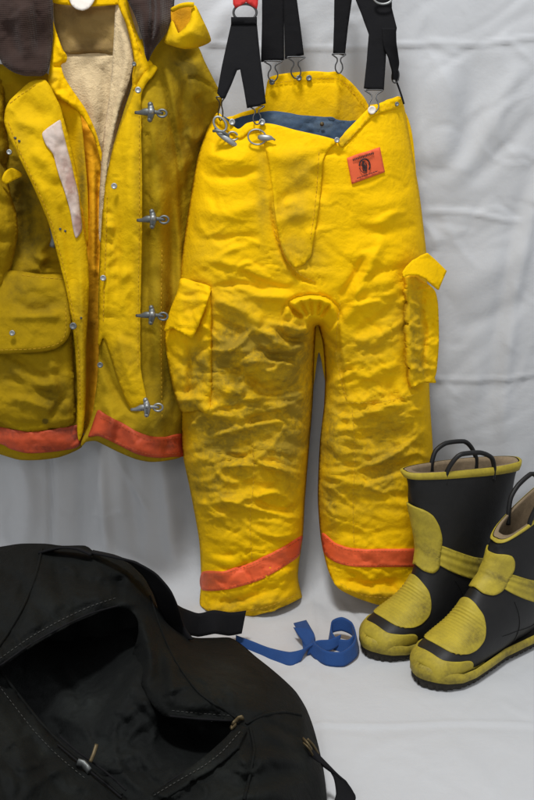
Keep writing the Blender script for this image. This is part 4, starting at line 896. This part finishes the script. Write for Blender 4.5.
Actl = [(px, py, zy(px, py, z)) for px, py, z in [(-60,550,.27),(0,547,.265),(60,546,.255),(110,555,.24),(147,578,.20),(159,608,.16),(195,638,.075),(242,645,.055),(296,692,.05),(319,748,.04),(326,800,.035),(328,850,.03),
    (0,600,.262),(60,590,.255),(0,668,.235),(-60,712,.24),(60,630,.235),(118,607,.225),(138,625,.205),(110,580,.238),(135,655,.16),(150,650,.185),(175,640,.13),(165,680,.185),(165,716,.160),(200,690,.180),(200,719,.165),(236,722,.150),(240,680,.130),(270,700,.125),(280,740,.125),(290,780,.11),(290,850,.10),(236,730,.15),(220,780,.150),(165,784,.135),(118,822,.13),(200,840,.14),(250,820,.135)]]
FA = [([(0,668),(30,647),(60,630),(90,616),(118,607)], 3, .008), ([(0,655),(30,635),(60,618),(92,604),(118,597)], 1.8, -.006), ([(40,548),(34,580),(20,620),(0,650)], 1.8, -.005), ([(178,640),(190,670),(215,700),(240,722)], 2, -.004), ([(244,724),(262,716),(300,722)], 2, -.004), ([(120,575),(118,590),(122,604)], 4, -.010), ([(100,570),(96,590),(104,604)], 6, .010),
      ([(28,565),(45,590),(60,612)], 12, .016), ([(56,560),(58,580),(66,598)], 6, -.014), ([(60,592),(85,598),(112,604)], 7, .010), ([(74,575),(100,584),(128,580)], 5, -.012), ([(85,564),(110,570),(135,576)], 5, .012),
      ([(118,600),(128,604),(142,598)], 5, .010), ([(140,612),(148,640),(150,670),(140,690)], 6, .016), ([(154,620),(158,650),(162,690)], 6, -.014), ([(168,650),(172,680),(170,705)], 5, .010),
      ([(190,650),(215,655),(240,665)], 7, .010), ([(200,668),(225,672),(250,690)], 6, -.009), ([(175,640),(200,648),(225,645)], 4, -.006),
      ([(165,716),(200,719),(236,722)], 2.5, .007), ([(165,710),(200,713),(236,716)], 3, -.006),
      ([(250,735),(252,765),(245,790)], 5, -.008), ([(262,720),(280,728),(300,740)], 4, -.008), ([(262,730),(280,740),(296,752)], 5, .008), ([(255,780),(285,775),(315,778)], 9, -.008), ([(230,765),(270,758),(310,764)], 7, .012), ([(220,800),(260,795),(310,800)], 9, .012), ([(215,780),(240,786),(270,788)], 7, -.006),
      ([(0,572),(20,580),(24,600)], 6, -.010), ([(10,600),(30,612),(40,630)], 8, .008), ([(-20,620),(0,630),(20,640)], 8, -.008), ([(300,700),(306,740),(312,780)], 5, .008)]
def bagmap(ctl, folds, cr, sx, sy, ang, seed, zmin=.004, roll=None, ol=None, sk=1.15):
    t = tps(ctl); sl = spline(ol, True, 5) if ol is not None else None
    xs = [c[0] for c in ctl]; ys = [c[1] for c in ctl]; cx, cy = (max(min(xs), 0)+max(xs))/2, (min(ys)+min(max(ys), 800))/2; rx, ry = (max(xs)-max(min(xs), 0))/2, (min(max(ys), 800)-min(ys))/2
    FO = Folds([(cx, cy, rx, ry, int(16+rx*ry/480), ang-10, 50, 44, 2.4, cr*2.0), (cx, cy, rx, ry, int(5+rx*ry/1500), ang, 45, 85, 5.0, cr*3.0)], seed+100)
    def f(x, y, off=0):
        d = t(x, y)-FO(x, y)-.75*cr*crumple(x, y, sx, sy, ang, seed, 1.2, 3)-sk*strokes(x, y, folds)-.35*cr*creases(x, y, sx, sy, ang+30, seed+3, .05)-off
        if roll: e, _, _ = dist_poly(x, y, sl); d = d+roll[0]*np.exp(-(e/roll[1])**2)
        p = P(x, y, d); p[:, 2] = np.maximum(p[:, 2], zmin); return p
    return f
am = bagmap(Actl, FA, .0055, 46, 30, 25, 81, roll=(.012, 4), ol=Aol)
bdirt = blobs([(225,680,26,20,.5),(215,760,20,14,.4),(240,800,30,30,.3),(100,560,20,10,.2),(300,760,12,20,.4),(60,600,30,20,.15)])
patch('bag_body', Aol, am, M['bag'], BG, 3.0, .003, dirt=bdirt)
# far and right side walls down to the floor
top = spline([(-60,550),(-20,549),(0,547),(20,544),(45,544),(62,546),(85,546),(94,552),(108,555),(122,558),(136,566),(147,578),(154,592),(159,608),(166,622),(178,632),(195,638),(215,638),(230,638),(242,645),(256,657),(270,668),(284,680),(296,692),(306,708),(313,726),(319,748),(324,772),(327,800),(328,850)], False, 4)
T = am(top[:, 0], top[:, 1]); rows = 9; V = []
for i in range(rows):
    q = i/(rows-1); z = np.maximum(T[:, 2]*(1-q), .002)
    bul = math.sin(q*math.pi)*.02+.03*q*(1-T[:, 2]*0)
    out = np.stack([np.clip((T[:, 0]+.25)*1.6, 0, 1), np.clip(1-np.clip((T[:, 0]+.1)*3, 0, 1), 0, 1)], 1)
    h = np.clip(T[:, 2]/.2, 0, 1)*.6
    V.append(np.stack([T[:, 0]+0*out[:, 0], T[:, 1]+(.004+bul*h)*out[:, 1]*.4, z], 1))
V = np.concatenate(V); m = len(top)
F = [(i*m+k, (i+1)*m+k, (i+1)*m+k+1, i*m+k+1) for i in range(rows-1) for k in range(m-1)]
o = link('bag_side', V, F, M['bag'], BG); attr(o, 'dirt', np.zeros(len(V)))
bp = [(a, b) for a, b in zip(T[::4, 0]*.98-.004, T[::4, 1]-.012)]+[(T[-1, 0]-.06, -1.05), (-.35, -1.12), (T[0, 0], -1.10)]
patch('bag_bottom', bp, lambda u, v: np.stack([u, v, np.full(np.shape(u), .006)], -1), M['bagin'], BG, .03, 0, smooth=False, flip=True)
# inside of the bag seen through the opening
Iol = [(-60,690),(-20,664),(20,640),(60,612),(100,596),(130,596),(148,612),(150,640),(145,670),(155,700),(170,708),(238,712),(246,730),(230,752),(200,776),(165,800),(120,850),(-60,850)]
Ictl = [(px, py, zy(px, py, z)) for px, py, z in [(-60,690,.08),(0,660,.06),(60,620,.03),(120,605,.04),(148,620,.08),(122,650,.11),(132,656,.148),(141,684,.168),(152,704,.158),(90,660,.08),(112,680,.135),(105,700,.135),(60,700,.115),(120,720,.138),(60,740,.09),(20,700,.06),(170,722,.10),(200,730,.06),(235,725,.11),(190,755,.105),(150,760,.12),(110,770,.115),(80,790,.10),(130,800,.115),(-60,850,.02),(0,760,.06),(120,850,.10)]]
FI = [([(148,660),(128,690),(108,720),(98,745)], 6, .016), ([(134,664),(116,690),(96,716)], 5, -.014), ([(160,712),(140,728),(118,750)], 6, .012), ([(152,706),(134,716),(120,732)], 4, -.010), ([(45,668),(62,690),(70,712)], 5, .016), ([(60,664),(74,684),(84,712)], 5, -.016), ([(72,670),(90,700),(80,724)], 6, .014), ([(92,706),(120,712),(150,706)], 6, .010), ([(100,690),(108,680),(114,660)], 6, .012), ([(80,736),(115,740),(150,732)], 5, -.010), ([(90,752),(125,756),(170,745)], 6, .010),
      ([(130,700),(150,720),(180,738)], 5, -.012), ([(40,700),(50,720),(70,745)], 5, -.012), ([(110,760),(140,770),(170,765)], 4, -.008), ([(115,640),(120,665),(112,690)], 5, .012)]
im = bagmap(Ictl, FI, .0055, 44, 34, 15, 91, sk=.6)
patch('bag_interior', Iol, im, M['bagin'], BG, 3.2, .003, dirt=blobs([(80,700,26,20,.5),(110,750,30,14,.4)]))
# near flap with the other half of the zip
Lol = [(-60,655),(-30,662),(0,671),(8,680),(16,692),(26,706),(38,720),(50,734),(62,745),(76,757),(92,770),(108,783),(124,797),(140,812),(130,850),(-60,850)]
Lctl = [(px, py, zy(px, py, z)) for px, py, z in [(-60,655,.225),(0,671,.205),(26,706,.185),(62,745,.160),(92,770,.145),(124,797,.130),(140,812,.12),(0,740,.225),(40,780,.19),(-60,760,.24),(0,850,.20),(80,840,.15),(130,850,.12)]]
FL = [([(2,676),(20,700),(50,737),(90,771),(124,799)], 2.5, .006), ([(-5,690),(10,710),(30,738),(60,768)], 5, -.007), ([(0,720),(20,750),(30,790)], 9, .010), ([(40,760),(60,790),(90,800)], 6, -.008)]
lm = bagmap(Lctl, FL, .005, 50, 34, 40, 95, roll=(.006, 3), ol=Lol)
patch('front_flap', Lol, lm, M['bag'], BG, 3.0, .003, dirt=blobs([(45,752,6,5,.8),(10,740,30,30,.25),(70,790,30,20,.2)]))
fo_ = [(237,725),(247,729),(240,743),(226,758),(208,771),(184,785),(162,799),(142,816),(122,816),(148,796),(178,776),(206,755),(226,737)]
patch('zip_flange', fo_, lambda x, y: am(x, y, .010), M['bag'], BG, 2.6, .004, dirt=blobs([(200,768,20,12,.5)]))
# zip: two rows of teeth on a tape, slider with brass puller
def zipline(name, pl, mp_, off=.003, w=3.0):
    c = spline(pl, False, 3.0); p = mp_(c[:, 0], c[:, 1]); p[:, 1] -= off*.7; p[:, 2] += off
    return tube(name, p[::2], .0015, M['black'], BG, 8, flat=.8)
zipline('zip_teeth', [(58,746),(76,761),(92,774),(108,787),(122,799)], lm, .004)
zipline('zip_teeth', [(60,737),(76,751),(94,764),(110,776),(126,791)], lm, .002)
zipline('zip_teeth', [(0,666),(30,645),(60,628),(90,614),(118,606)], am, .001)
zipline('zip_teeth', [(170,717),(200,720),(234,722)], am, .003)
zipline('zip_teeth', [(236,730),(222,744),(206,758),(186,772),(162,787)], am, .003)
def lp(mp_, x, y, oz=.006):
    p = mp_(np.array([float(x)]), np.array([float(y)]))[0]; return p+np.array([0, -.004, oz])
sl_ = tube('zip_slider', [lp(lm,78,764),lp(lm,84,768,.010),lp(lm,90,773,.006)], .0055, M['darkmetal'], BG, 10, flat=.6)
tube('zip_puller', [lp(lm,91,768,.012),lp(lm,95,764,.020),lp(lm,98,760,.028)], .0028, M['brass'], sl_, 8, flat=.5)
sl2 = tube('zip_slider', [lp(am,233,726),lp(am,239,722,.009),lp(am,243,720,.007)], .0045, M['brass'], BG, 10, flat=.5)
tube('zip_puller', [lp(am,236,729,.010),lp(am,232,733,.010),lp(am,231,731,.010)], .003, M['brass'], sl2, 8, flat=.5)
for q in ((303,742,312,756,.0035),(307,742,318,758,.0025),(303,746,313,760,.0022)):
    tube('strap_slider', [lp(am,q[0],q[1],.008),lp(am,(q[0]+q[2])/2,(q[1]+q[3])/2,.012),lp(am,q[2],q[3],.010)], q[4], M['brass'], BG, 8, flat=.6)
def piping(pl, mp_, r=.0024):
    c = spline(pl, False, 4.0); p = mp_(c[:, 0], c[:, 1]); p[:, 1] -= .001; p[:, 2] += .0012
    return tube('piping', p[::2], r, M['bag'], BG, 8)
piping([(42,549),(36,575),(24,605),(6,636),(-8,655)], am); piping([(246,724),(262,716),(282,712),(304,716)], am); piping([(250,728),(254,750),(250,775),(244,800)], am)
piping([(150,596),(162,632),(176,662),(200,694),(236,718)], am, .0018); piping([(0,671),(16,692),(38,720),(62,745),(92,770),(124,797)], lm)
M['gthread'] = mat('grey_thread', (.05, .05, .045), .8, var=.2)
for pl, mp_ in (([(0,659),(30,638),(60,621),(90,607),(117,598)], am), ([(240,732),(222,752),(204,766),(180,780),(150,798)], lambda x, y: am(x, y, .0115)), ([(-4,682),(12,703),(34,731),(58,756),(88,781)], lm), ([(172,711),(202,714),(234,716)], am)):
    stitch('stitching', pl, lambda x, y, m_=mp_: m_(x, y)+np.array([0, -.001, .0016]), M['gthread'], BG, 2.6, 2.0, .4)
# webbing: carry strap arching over the far edge, its end lying towards the trousers, and the handle at lower right
def up(px, py, z): return G(px, py, z)
ribbon('carry_strap', [up(92,552,.255),up(112,556,.262),up(132,562,.262),up(150,575,.235),up(162,592,.20),up(169,610,.155),up(174,626,.11),up(184,640,.085)], [(.1,-.9,.3),(.2,-.9,.3),(.5,-.8,.3),(.75,-.6,.2),(.9,-.4,.1),(.95,-.3,.1),(.95,-.3,.2),(.9,-.4,.3)], .040, M['black'], BG, .004)
ribbon('carry_strap', [up(168,612,.120),up(182,620,.078),up(198,625,.054),up(214,622,.060),up(230,624,.050),up(244,622,.054)], [(0,.5,.85),(0,.6,.75),(.05,.3,.9),(-.08,.55,.8),(.1,.35,.9),(.18,.30,.9)], .046, M['black'], BG, .004)
ribbon('carry_strap', [up(40,553,.255),up(60,548,.268),up(78,549,.268),up(92,555,.258)], [(0,-.9,.4)]*4, .030, M['black'], BG, .004)
ribbon('side_handle', [up(300,745,.075),up(316,756,.075),up(331,769,.060),up(342,782,.045),up(346,796,.03),up(340,812,.02)], [(-.5,.8,.2),(-.5,.7,.4),(-.7,.5,.5),(-.9,.3,.4),(-1,0,.3),(-1,-.3,.2)], .030, M['black'], BG, .005)
# ================================================================== LIGHT: soft indoor lamps, as the photograph is lit
w = bpy.data.worlds.new("World"); scene.world = w; w.use_nodes = True
w.node_tree.nodes['Background'].inputs[0].default_value = (.94, .96, 1.0, 1); w.node_tree.nodes['Background'].inputs[1].default_value = .46
def area(name, loc, target, size, power, col, sy=None):
    l = bpy.data.lights.new(name, 'AREA'); l.energy = power; l.color = col; l.size = size
    if sy: l.shape = 'RECTANGLE'; l.size_y = sy
    o = bpy.data.objects.new(name, l); COL.objects.link(o); o.location = loc
    o.rotation_euler = (Vector(target)-Vector(loc)).to_track_quat('-Z', 'Y').to_euler(); return o
area('ceiling_lamp', (-.35, -1.35, 3.5), (.05, -.3, .2), .6, 82, (.985, .99, 1), .45)
area('side_lamp', (-.5, -3.4, 2.0), (0, 0, .6), 1.0, 13, (1, .99, .98))
scene.view_settings.view_transform = 'Standard'; scene.view_settings.look = 'None'
scene.view_settings.exposure = 0; scene.view_settings.gamma = 1
scene.render.engine = 'CYCLES'
